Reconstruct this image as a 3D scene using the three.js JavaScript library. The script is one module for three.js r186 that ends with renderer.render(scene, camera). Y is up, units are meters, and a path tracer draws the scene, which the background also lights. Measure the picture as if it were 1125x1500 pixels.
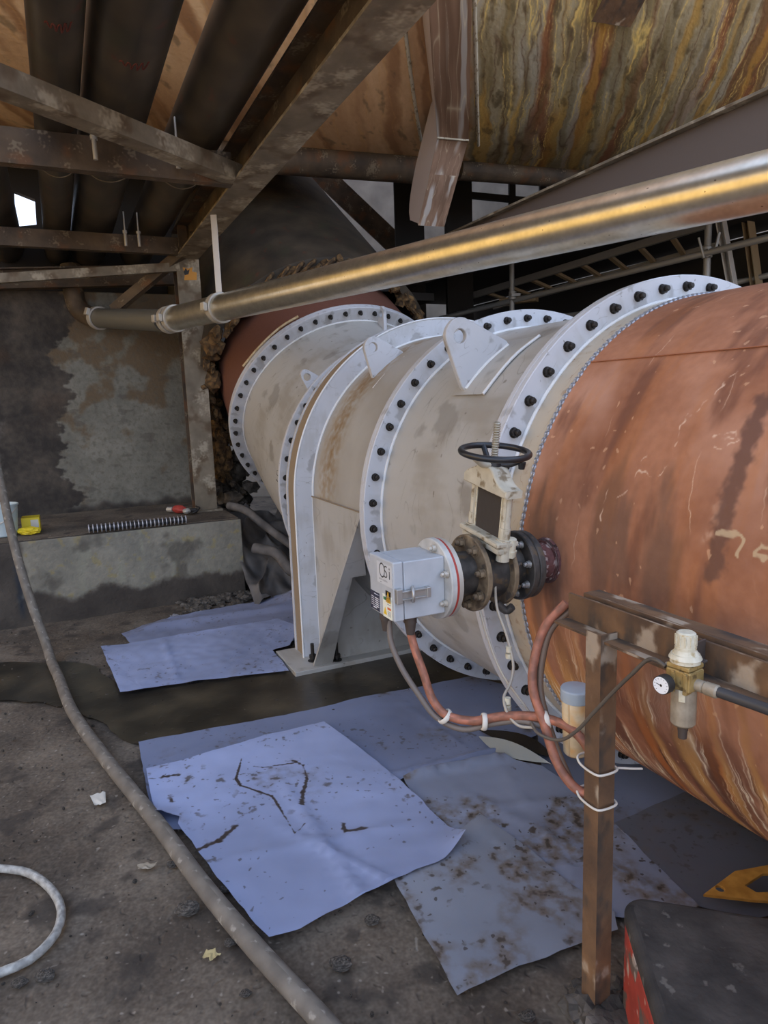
import * as THREE from 'three';
import { RoundedBoxGeometry } from 'three/addons/geometries/RoundedBoxGeometry.js';
import { mergeGeometries } from 'three/addons/utils/BufferGeometryUtils.js';
import { TessellateModifier } from 'three/addons/modifiers/TessellateModifier.js';
import { MarchingCubes } from 'three/addons/objects/MarchingCubes.js';

// ---------------------------------------------------------------- camera
const scene = new THREE.Scene();
const camera = new THREE.PerspectiveCamera(2 * Math.atan(750 / 1006) * 180 / Math.PI, 1125 / 1500, 0.05, 200);
camera.matrixAutoUpdate = true;
{
  const m = new THREE.Matrix4().makeBasis(new THREE.Vector3(0.99936, -0.0352, 0.00575).normalize(),
    new THREE.Vector3(0.0357, 0.98631, -0.1610).normalize(), new THREE.Vector3(0, 0.1611, 0.98694).normalize());
  camera.position.set(0, 1.57, 0);
  camera.quaternion.setFromRotationMatrix(m);
}
scene.add(camera);

// ---------------------------------------------------------------- sky, sun, exposure
function makeSky() {
  const W = 128, H = 64, d = new Float32Array(W * H * 4);
  for (let j = 0; j < H; j++) {
    const el = Math.max(0, ((j + 0.5) / H - 0.5) * 2);              // row 0 is straight down
    const k = Math.pow(el, 0.6);
    for (let i = 0; i < W; i++) {
      const o = (j * W + i) * 4;
      d[o] = 1.02 * (1 - k) + 0.53 * k; d[o + 1] = 1.13 * (1 - k) + 0.74 * k; d[o + 2] = 1.36 * (1 - k) + 1.2 * k; d[o + 3] = 1;
    }
  }
  const t = new THREE.DataTexture(d, W, H, THREE.RGBAFormat, THREE.FloatType);
  t.mapping = THREE.EquirectangularReflectionMapping; t.magFilter = t.minFilter = THREE.LinearFilter; t.needsUpdate = true;
  return t;
}
const skyTex = makeSky();
scene.background = skyTex; scene.environment = skyTex;
scene.backgroundIntensity = 1.0; scene.environmentIntensity = 1.0;

const sun = new THREE.DirectionalLight(0xfff4e6, 15.0);               // high behind the works: the yard behind the camera lies in it
sun.position.set(9, 26, -17); sun.target.position.set(0, 0, 0);
sun.castShadow = true; sun.shadow.radius = 1; sun.shadow.mapSize.set(4096, 4096);
Object.assign(sun.shadow.camera, { left: -22, right: 22, top: 22, bottom: -22, near: 1, far: 80 });
scene.add(sun, sun.target);

const renderer = new THREE.WebGLRenderer({ antialias: true });
renderer.toneMapping = THREE.LinearToneMapping;
renderer.toneMappingExposure = 1.85;
renderer.shadowMap.enabled = true;

// ---------------------------------------------------------------- small helpers
const V = (x, y, z) => new THREE.Vector3(x, y, z);
let seed = 20;
const rnd = () => { seed = (seed * 1664525 + 1013904223) >>> 0; return seed / 4294967296; };
const rr = (a, b) => a + (b - a) * rnd();
const lerp = (a, b, t) => a + (b - a) * t;
const clamp = (x, a = 0, b = 1) => Math.min(b, Math.max(a, x));
const sstep = (a, b, x) => { const t = clamp((x - a) / (b - a)); return t * t * (3 - 2 * t); };
const mixc = (a, b, t) => [lerp(a[0], b[0], t), lerp(a[1], b[1], t), lerp(a[2], b[2], t)];

// gradient noise
const PERM = new Uint8Array(512);
{ const p = [...Array(256).keys()]; for (let i = 255; i > 0; i--) { const j = Math.floor(rnd() * (i + 1)); [p[i], p[j]] = [p[j], p[i]]; } for (let i = 0; i < 512; i++) PERM[i] = p[i & 255]; }
const GX = [], GY = []; for (let i = 0; i < 16; i++) { GX.push(Math.cos(i * Math.PI / 8)); GY.push(Math.sin(i * Math.PI / 8)); }
function noise(x, y, per = 256) {
  let xi = Math.floor(x), yi = Math.floor(y); const fx = x - xi, fy = y - yi;
  const x0 = ((xi % per) + per) % per & 255, x1 = (((xi + 1) % per) + per) % per & 255, y0 = ((yi % per) + per) % per & 255, y1 = (((yi + 1) % per) + per) % per & 255;
  const u = fx * fx * fx * (fx * (fx * 6 - 15) + 10), v = fy * fy * fy * (fy * (fy * 6 - 15) + 10);
  const a = PERM[PERM[x0] + y0] & 15, b = PERM[PERM[x1] + y0] & 15, c = PERM[PERM[x0] + y1] & 15, e = PERM[PERM[x1] + y1] & 15;
  const n0 = lerp(GX[a] * fx + GY[a] * fy, GX[b] * (fx - 1) + GY[b] * fy, u), n1 = lerp(GX[c] * fx + GY[c] * (fy - 1), GX[e] * (fx - 1) + GY[e] * (fy - 1), u);
  return lerp(n0, n1, v) * 1.5;
}
function fbm(x, y, oct = 4, per = 256) { let s = 0, a = 0.5; for (let i = 0; i < oct; i++) { s += a * noise(x, y, per); x *= 2; y *= 2; per *= 2; a *= 0.5; } return s; }
const ridge = (x, y, p) => Math.pow(1 - Math.min(1, Math.abs(noise(x, y)) * 2.2), p);

// a computed texture covering sx by sy metres; fn(x, y) in metres gives sRGB 0..255
function tex(w, h, sx, sy, fn, gray = false) {
  const d = new Uint8Array(w * h * 4);
  for (let j = 0; j < h; j++) for (let i = 0; i < w; i++) {
    const c = fn((i + 0.5) / w * sx, (j + 0.5) / h * sy), o = (j * w + i) * 4;
    if (gray) { d[o] = d[o + 1] = d[o + 2] = clamp(c) * 255; } else { d[o] = clamp(c[0], 0, 255); d[o + 1] = clamp(c[1], 0, 255); d[o + 2] = clamp(c[2], 0, 255); }
    d[o + 3] = 255;
  }
  const t = new THREE.DataTexture(d, w, h);
  t.wrapS = t.wrapT = THREE.RepeatWrapping; t.magFilter = THREE.LinearFilter; t.minFilter = THREE.LinearMipmapLinearFilter; t.generateMipmaps = true;
  if (!gray) t.colorSpace = THREE.SRGBColorSpace;
  t.repeat.set(1 / sx, 1 / sy); t.needsUpdate = true;                // uv is in metres
  return t;
}
const mat = (o) => new THREE.MeshStandardMaterial({ side: THREE.DoubleSide, roughness: 0.7, ...o });
const rgb = (r, g, b) => new THREE.Color(`rgb(${r},${g},${b})`);

// ---------------------------------------------------------------- textures
// square tiles whose noise repeats: P metres a side, noise cells chosen to divide it
const tile = (n, P, fn, gray) => tex(n, n, P, P, (x, y) => fn(x / P, y / P), gray);
const bumpFine = tile(512, 0.5, (x, y) => 0.5 + 0.8 * fbm(x * 16, y * 16, 4, 16), true);
const bumpDirt = tile(1024, 1.6, (x, y) => { const p = sstep(0.45, 0.8, noise(x * 48, y * 48, 48)); return 0.4 + 0.55 * fbm(x * 12, y * 12, 6, 12) + p * 0.3; }, true);
const dirtTex = tile(1024, 2.4, (x, y) => {
  const n = fbm(x * 6, y * 6, 6, 6), f = noise(x * 128, y * 128, 128), g = noise(x * 120 + 7, y * 120, 120) + 0.25 * noise(x * 30, y * 30, 30);
  let c = mixc([74, 64, 53], [118, 106, 91], clamp(0.5 + n * 1.0 + f * 0.3 + 0.25 * noise(x * 256, y * 256, 256)));
  c = mixc(c, [56, 49, 42], sstep(0.1, 0.4, fbm(x * 14 + 3, y * 14, 5, 14)) * 0.7);
  if (g > 0.66) c = mixc(c, [150, 140, 126], sstep(0.66, 0.85, g) * 0.7);
  return c;
});
function paintTex(base, dirt, mark, amt, P = 1.4, marks = 1) {
  return tile(512, P, (x, y) => {
    const n = fbm(x * 4, y * 4, 6, 4), s = fbm(x * 24, y * 4, 3, 4), sp = noise(x * 36, y * 36, 36), g = fbm(x * 5 + 7, y * 5 + 2, 5, 5);
    let c = mixc(base, dirt, clamp(sstep(-0.1, 0.5, n + s * 0.35) * amt));
    c = mixc(c, mark, sstep(0.24, 0.42, g) * 0.4 * marks);
    if (sp > 0.74 && n > 0) c = mixc(c, mark, 0.7);
    const scr = ridge(x * 7 + 0.2 * g, y * 16, 40) * sstep(0.1, 0.35, noise(x * 9 + 3, y * 9, 9));
    return mixc(c, mark, scr * 0.7 * marks);
  });
}
const greyPaint = paintTex([176, 173, 166], [156, 149, 137], [118, 112, 102], 0.8);
const flangePaint = paintTex([196, 197, 200], [176, 174, 171], [120, 116, 110], 0.6, 0.7);
const stubPaint = paintTex([190, 178, 158], [172, 150, 122], [126, 88, 60], 0.9, 0.6);
const valvePaint = tex(1024, 512, 4.4, 1.1, (x, y) => {               // x along the girth from the left foot, y along the duct
  const n = fbm(x * 3, y * 3, 5), s = fbm(x * 14, y * 2.2, 3);
  let c = mixc([174, 170, 162], [158, 151, 140], clamp(0.5 + n));
  const band = Math.exp(-Math.pow((y - 0.24 - 0.05 * n) / 0.12, 2)) * sstep(0.6, 1.3, x) * sstep(2.7, 2.1, x);
  c = mixc(c, [138, 110, 72], clamp(band * (0.55 + 1.3 * fbm(x * 22, y * 22, 4) + s * 0.6)));
  return c;
});
const steelTex = tile(512, 0.9, (x, y) => {                            // sooty brown mill steel with pale crust
  const n = fbm(x * 4, y * 4, 5, 4), m = fbm(x * 6 + 3, y * 6, 6, 6);
  let c = mixc([62, 51, 40], [100, 83, 63], clamp(0.5 + n * 1.2));
  c = mixc(c, [120, 76, 42], sstep(0.05, 0.45, fbm(x * 5 + 9, y * 5, 5, 5)) * 0.6);
  c = mixc(c, [150, 138, 114], sstep(0.22, 0.5, m + 0.3 * noise(x * 60, y * 60, 60)) * 0.55);
  return c;
});
const dustySteelTex = tile(512, 1.1, (x, y) => {                       // the same steel under grey dust and crust
  const n = fbm(x * 4, y * 4, 5, 4), m = fbm(x * 5 + 3, y * 5, 6, 5), k = fbm(x * 12, y * 12, 4, 12);
  let c = mixc([104, 94, 78], [146, 134, 114], clamp(0.5 + n + k * 0.4));
  c = mixc(c, [88, 70, 50], sstep(0.05, 0.4, fbm(x * 6 + 9, y * 6, 4, 6)) * 0.7);
  c = mixc(c, [186, 176, 154], sstep(0.05, 0.5, m + 0.5 * k + 0.2 * noise(x * 64, y * 64, 64)) * 0.7);
  return c;
});
const blackPipeTex = tile(512, 1.2, (x, y) => {
  const n = fbm(x * 5, y * 5, 5, 5);
  let c = mixc([56, 51, 44], [88, 78, 64], clamp(0.5 + n));
  c = mixc(c, [66, 70, 52], sstep(0.15, 0.5, fbm(x * 4 + 5, y * 4, 3, 4)) * 0.5);
  return mixc(c, [112, 58, 42], sstep(0.32, 0.5, fbm(x * 9 + 1, y * 9, 4, 9)) * 0.5);
});
const galvTex = tile(512, 0.6, (x, y) => {
  const n = fbm(x * 8, y * 8, 4, 8), s = noise(x * 40, y * 40, 40);
  let c = mixc([198, 192, 176], [222, 216, 200], clamp(0.5 + n + s * 0.25));
  if (s > 0.8) c = [140, 132, 118];
  return c;
});
const rustDark = tile(512, 1.1, (x, y) => {
  const n = fbm(x * 6, y * 6, 5, 6), m = fbm(x * 9, y * 7, 6, 7), k = fbm(x * 9 + 4, y * 5, 5, 1);
  let c = mixc([82, 62, 46], [132, 98, 66], clamp(0.5 + n * 1.2));
  c = mixc(c, [58, 52, 47], sstep(-0.02, 0.3, k) * 0.85);
  c = mixc(c, [184, 170, 150], sstep(0.16, 0.36, m) * 0.75); c = mixc(c, [44, 40, 37], sstep(0.05, 0.4, fbm(x * 3 + 1, y * 2 + 5, 4, 1)) * 0.6);
  return c;
});
// near pipe: x metres along the pipe, y metres round it from the crown towards the left
const RC = 2 * Math.PI * 0.91;
// distance from a point to a polyline
function toLine(X, Y, m) { let b = 9; for (let i = 0; i + 1 < m.length; i++) { const [ax, ay] = m[i], dx = m[i + 1][0] - ax, dy = m[i + 1][1] - ay, t = clamp(((X - ax) * dx + (Y - ay) * dy) / (dx * dx + dy * dy)); b = Math.min(b, Math.hypot(X - ax - t * dx, Y - ay - t * dy)); } return b; }
const scratches = [[[0.657, 0.752], [0.639, 0.757], [0.621, 0.792], [0.601, 0.855], [0.581, 0.865], [0.586, 0.89], [0.567, 0.905]], [[0.555, 0.899], [0.553, 0.938], [0.559, 0.998]], [[0.557, 1.046], [0.546, 1.076], [0.525, 1.087], [0.504, 1.076], [0.469, 1.073], [0.451, 1.054], [0.479, 1.028]], [[0.469, 1.073], [0.453, 1.104], [0.45, 1.13], [0.416, 1.157]], [[0.381, 1.113], [0.37, 1.159], [0.372, 1.183], [0.374, 1.227]], [[0.666, 0.968], [0.691, 0.956], [0.721, 0.947], [0.735, 0.971], [0.71, 0.992], [0.679, 0.992], [0.666, 0.968], [0.702, 0.972], [0.72, 0.962]]];
const chalk = [[[0.761, 1.2], [0.787, 1.198], [0.822, 1.197], [0.83, 1.208], [0.826, 1.23], [0.823, 1.245]], [[0.89, 1.21], [0.873, 1.209], [0.863, 1.225], [0.869, 1.237], [0.889, 1.237]]], darkRun = [[0.758, 0.867], [0.769, 0.987], [0.765, 1.1], [0.77, 1.215], [0.768, 1.298]];
const rustTex = tex(1280, 1600, 2.0, RC, (x, y) => {
  const t = y / RC, low = sstep(0.25, 0.36, t + 0.04 * noise(x * 3, y * 3) + 0.015 * noise(x * 16, y * 4));
  const n = fbm(x * 2.2, y * 2.2, 5), n2 = fbm(x * 7 + 4, y * 2.4, 5), f = fbm(x * 30, y * 30, 3);
  let c = mixc([144, 92, 64], [182, 126, 94], clamp(0.5 + n * 1.2 + f * 0.35));
  c = mixc(c, [200, 156, 134], sstep(-0.05, 0.4, fbm(x * 1.7 + 9, y * 1.4, 5)) * 0.7 * (1 - low));
  c = mixc(c, [104, 64, 46], sstep(0.05, 0.4, n2) * 0.6);
  c = mixc(c, [92, 70, 58], sstep(0.2, 0.42, fbm(x * 4.4 + 7, y * 1.1 + 3, 5)) * 0.55 * (1 - low));
  c = mixc(c, [186, 108, 46], sstep(0.05, 0.4, fbm(x * 9 + 2, y * 1.1, 4)) * (0.2 + 0.6 * low));
  const wx = x + 0.02 * noise(x * 5, y * 4) + 0.008 * noise(x * 16, y * 20) + 0.003 * noise(x * 50, y * 60);
  const lines = (k, q, e, o) => ridge(wx * k + o, y * q + o, e);
  const brk = sstep(-0.25, 0.15, noise(x * 6 + 8, y * 2.2)), brk2 = sstep(-0.1, 0.3, noise(x * 14, y * 5 + 5));
  if (low > 0) {
    c = mixc(c, [84, 50, 34], low * sstep(0.0, 0.35, noise(wx * 17 + 11, y * 0.8)) * 0.65);
    c = mixc(c, [212, 160, 88], clamp(low * sstep(0.0, 0.4, noise(wx * 13 + 2, y * 0.7 + 9)) * 0.75));
    c = mixc(c, [120, 96, 66], clamp(low * sstep(0.1, 0.5, noise(wx * 6 + 4, y * 0.6 + 2)) * sstep(0.4, 0.46, t) * 0.7));
    c = mixc(c, [240, 224, 196], clamp(low * (lines(10, 0.5, 20, 3) * brk * 1.2 + lines(23, 0.8, 12, 5) * brk2 * 1.1 + lines(44, 1.2, 7, 9) * brk * brk2 + lines(60, 1.0, 9, 31) * brk2 * 0.6)));
    c = mixc(c, [60, 38, 28], clamp(low * lines(19, 0.7, 20, 13) * brk2 * 0.7));
  }
  // sparse pale runs and scuffs on the flank
  const crust = fbm(x * 3 + 5, y * 3 + 5, 6);
  c = mixc(c, [222, 192, 164], (1 - low) * lines(3.2, 0.5, 120, 7) * sstep(0.1, 0.35, noise(x * 4 + 2, y * 5 + 1)) * 0.9);
  c = mixc(c, [206, 172, 146], sstep(0.42, 0.56, crust) * sstep(0.0, 0.3, f + 0.15) * 0.6);
  if (x > 0.3 && x < 1 && y > 0.7 && y < 1.36) {
    const jx = x + 0.008 * noise(x * 40, y * 40), jy = y + 0.008 * noise(y * 40, x * 40);
    c = mixc(c, [96, 66, 54], sstep(0.035, 0.012, toLine(jx, jy, darkRun) + 0.02 * f) * 0.75);
    for (const m of scratches) c = mixc(c, [226, 196, 170], sstep(0.0032, 0.001, toLine(jx, jy, m)) * sstep(-0.15, 0.25, f) * 0.8);
    for (const m of chalk) c = mixc(c, [198, 176, 140], sstep(0.0075, 0.004, toLine(jx, jy, m)) * 0.8);
  }
  const sp = noise(x * 34, y * 34);
  if (sp > 0.68 && n2 > 0) c = mixc(c, [214, 170, 132], 0.6);
  return c;
});
// vessel: x metres along it (from -7), y metres up its girth (from underneath)
const vesselTex = tex(2048, 1280, 14, 6.6, (x0, y) => {
  const x = x0 - 7, wx = x + 0.04 * noise(x * 3, y * 2.2) + 0.02 * noise(x * 12, y * 8) + 0.007 * noise(x * 40, y * 24);
  const n = fbm(wx * 5, y * 0.6, 4), f = fbm(x * 9, y * 5, 5), gr = fbm(x * 30, y * 16, 3);
  const lines = (k, q, e, o) => ridge(wx * k + o, y * q + o, e);
  let c = mixc([198, 156, 114], [226, 190, 146], clamp(0.5 + n * 1.3 + gr * 0.3));
  c = mixc(c, [138, 96, 62], sstep(0.1, 0.5, noise(wx * 8, y * 0.4 + 4)) * 0.6);
  c = mixc(c, [216, 168, 104], lines(9, 0.4, 10, 2) * 0.5);
  const right = sstep(2.85, 2.95, wx);
  if (right > 0) {
    let r = mixc([146, 130, 94], [184, 172, 142], clamp(0.5 + fbm(wx * 6, y * 0.9, 4) * 1.5 + gr * 0.5));
    r = mixc(r, [108, 92, 60], sstep(0.05, 0.4, f + gr * 0.5) * 0.7);
    r = mixc(r, [140, 78, 44], sstep(0.14, 0.4, noise(wx * 4.7 + 1.4, y * 0.3 + 2)) * 0.75);
    r = mixc(r, [186, 180, 164], sstep(0.1, 0.4, noise(wx * 6.3 + 6, y * 0.4)) * 0.7);
    r = mixc(r, [120, 104, 66], sstep(0.0, 0.4, noise(wx * 13 + 3, y * 0.8)) * 0.5);
    r = mixc(r, [92, 66, 44], lines(8, 0.5, 12, 21) * 0.7);
    const b1 = sstep(-0.25, 0.2, noise(x * 3 + 3, y * 1.2)), b2 = sstep(-0.1, 0.3, noise(x * 6, y * 2));
    r = mixc(r, [240, 208, 124], clamp(lines(4.6, 0.4, 20, 0) * b1 + lines(9.5, 0.7, 15, 4) * b2 + lines(19, 0.9, 9, 8) * b1 * b2 * 0.9 + lines(30, 1.2, 8, 17) * b2 * 0.6));
    r = mixc(r, [210, 160, 70], clamp(sstep(0.2, 0.5, noise(wx * 7 + 9, y * 0.5)) * 0.6));
    c = mixc(c, r, right);
  }
  return mixc(c, [84, 72, 52], sstep(0.2, 0.45, f) * 0.4);
});
const ribTex = tex(256, 1024, 0.6, 4, (x, y) => {
  const wx = x + 0.01 * noise(x * 30, y * 5);
  let c = mixc([104, 78, 58], [136, 106, 84], clamp(0.5 + fbm(wx * 12, y * 1.5, 4) * 1.3));
  c = mixc(c, [176, 172, 166], sstep(0.15, 0.45, noise(wx * 14 + 3, y * 0.8)) * 0.8);
  return mixc(c, [214, 200, 166], ridge(wx * 18, y * 1.0, 20) * 0.6);
});
// rear wall: x metres from -4.6 (duct frame), y metres up from the plinth
const wallTex = tex(1024, 640, 3.5, 2.15, (x, y) => {
  const n = fbm(x * 4, y * 4, 6), f = fbm(x * 18, y * 18, 4);
  let c = mixc([52, 48, 44], [88, 80, 70], clamp(0.45 + n + f * 0.5));
  c = mixc(c, [96, 66, 44], sstep(0.0, 0.4, fbm(x * 2 + 4, y * 2, 4)) * 0.4 * sstep(0.6, 1.6, y));
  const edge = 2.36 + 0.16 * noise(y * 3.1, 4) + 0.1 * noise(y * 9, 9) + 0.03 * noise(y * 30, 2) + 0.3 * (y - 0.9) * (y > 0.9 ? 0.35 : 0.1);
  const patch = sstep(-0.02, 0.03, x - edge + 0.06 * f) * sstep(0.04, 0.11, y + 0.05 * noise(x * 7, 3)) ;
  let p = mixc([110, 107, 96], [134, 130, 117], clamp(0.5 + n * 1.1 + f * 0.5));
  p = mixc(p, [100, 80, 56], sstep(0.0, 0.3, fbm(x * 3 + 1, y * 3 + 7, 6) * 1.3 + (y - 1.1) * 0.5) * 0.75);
  p = mixc(p, [84, 78, 68], sstep(0.24, 0.4, fbm(x * 5 + 2, y * 11 + 1, 6)) * 0.45);
  p = mixc(p, [96, 90, 78], clamp(fbm(x * 24, y * 24, 4) * 1.2));
  c = mixc(c, p, patch);
  const w = Math.exp(-Math.pow((x - 1.75 - 0.06 * noise(y * 4, 1)) / 0.09, 2)) * sstep(0.2, 0.4, y) * sstep(1.4, 1.0, y);
  c = mixc(c, [122, 118, 112], w * clamp(0.35 + f * 1.6));
  return c;
});
const plinthTex = tex(1024, 256, 3.2, 0.8, (x, y) => {                 // x from 3.2 m left of the right corner
  const n = fbm(x * 4, y * 4, 5), f = fbm(x * 20, y * 20, 4);
  let c = mixc([60, 54, 48], [84, 76, 67], clamp(0.5 + n));
  const bare = sstep(-0.03, 0.03, y - 0.24 - 0.07 * noise(x * 4, 2) - 0.03 * f) * sstep(-0.02, 0.03, x - 1.56 - 0.35 * (0.42 - y) * (y < 0.42 ? -1 : 0.1) - 0.02 * noise(y * 12, 1));
  let p = mixc([122, 118, 106], [146, 140, 124], clamp(0.5 + n + f * 0.6));
  p = mixc(p, [150, 150, 128], sstep(0.05, 0.3, fbm(x * 7 + 3, y * 3, 4)) * 0.5 * sstep(0.6, 0.3, Math.abs(x - 2.4)));
  p = mixc(p, [150, 134, 84], sstep(0.2, 0.4, fbm(x * 10, y * 10, 4)) * 0.5);
  p = mixc(p, [78, 72, 64], sstep(0.12, 0.35, fbm(x * 3.2 + 8, y * 3.2, 4)) * 0.6);
  c = mixc(c, p, bare);
  const drip = Math.exp(-Math.pow((x - 1.52 - 0.015 * noise(y * 14, 6)) / 0.022, 2)) * sstep(0.05, 0.2, y);
  return mixc(c, [40, 46, 54], drip * 0.85);
});
const hoseTex = tile(256, 0.4, (x, y) => { const n = fbm(x * 4, y * 4, 5, 4); let c = mixc([98, 91, 82], [130, 122, 110], clamp(0.5 + n)); return mixc(c, [160, 154, 142], sstep(0.2, 0.4, fbm(x * 9 + 2, y * 9, 5, 9)) * 0.7); });
const loopTex = tile(256, 0.2, (x, y) => mixc([134, 132, 126], [182, 180, 172], clamp(0.5 + fbm(x * 8, y * 8, 4, 8) * 1.3)));
const rockTex = tile(256, 0.6, (x, y) => mixc([58, 53, 47], [112, 104, 94], clamp(0.5 + fbm(x * 7, y * 7, 5, 7) * 1.4)));
const insulTex = tile(256, 0.5, (x, y) => mixc([62, 48, 32], [128, 98, 60], clamp(0.5 + fbm(x * 9, y * 9, 5, 9) * 1.5)));
const lightWallTex = tile(512, 3, (x, y) => mixc([140, 138, 132], [170, 167, 160], clamp(0.5 + fbm(x * 9, y * 9, 5, 9))));

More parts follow.
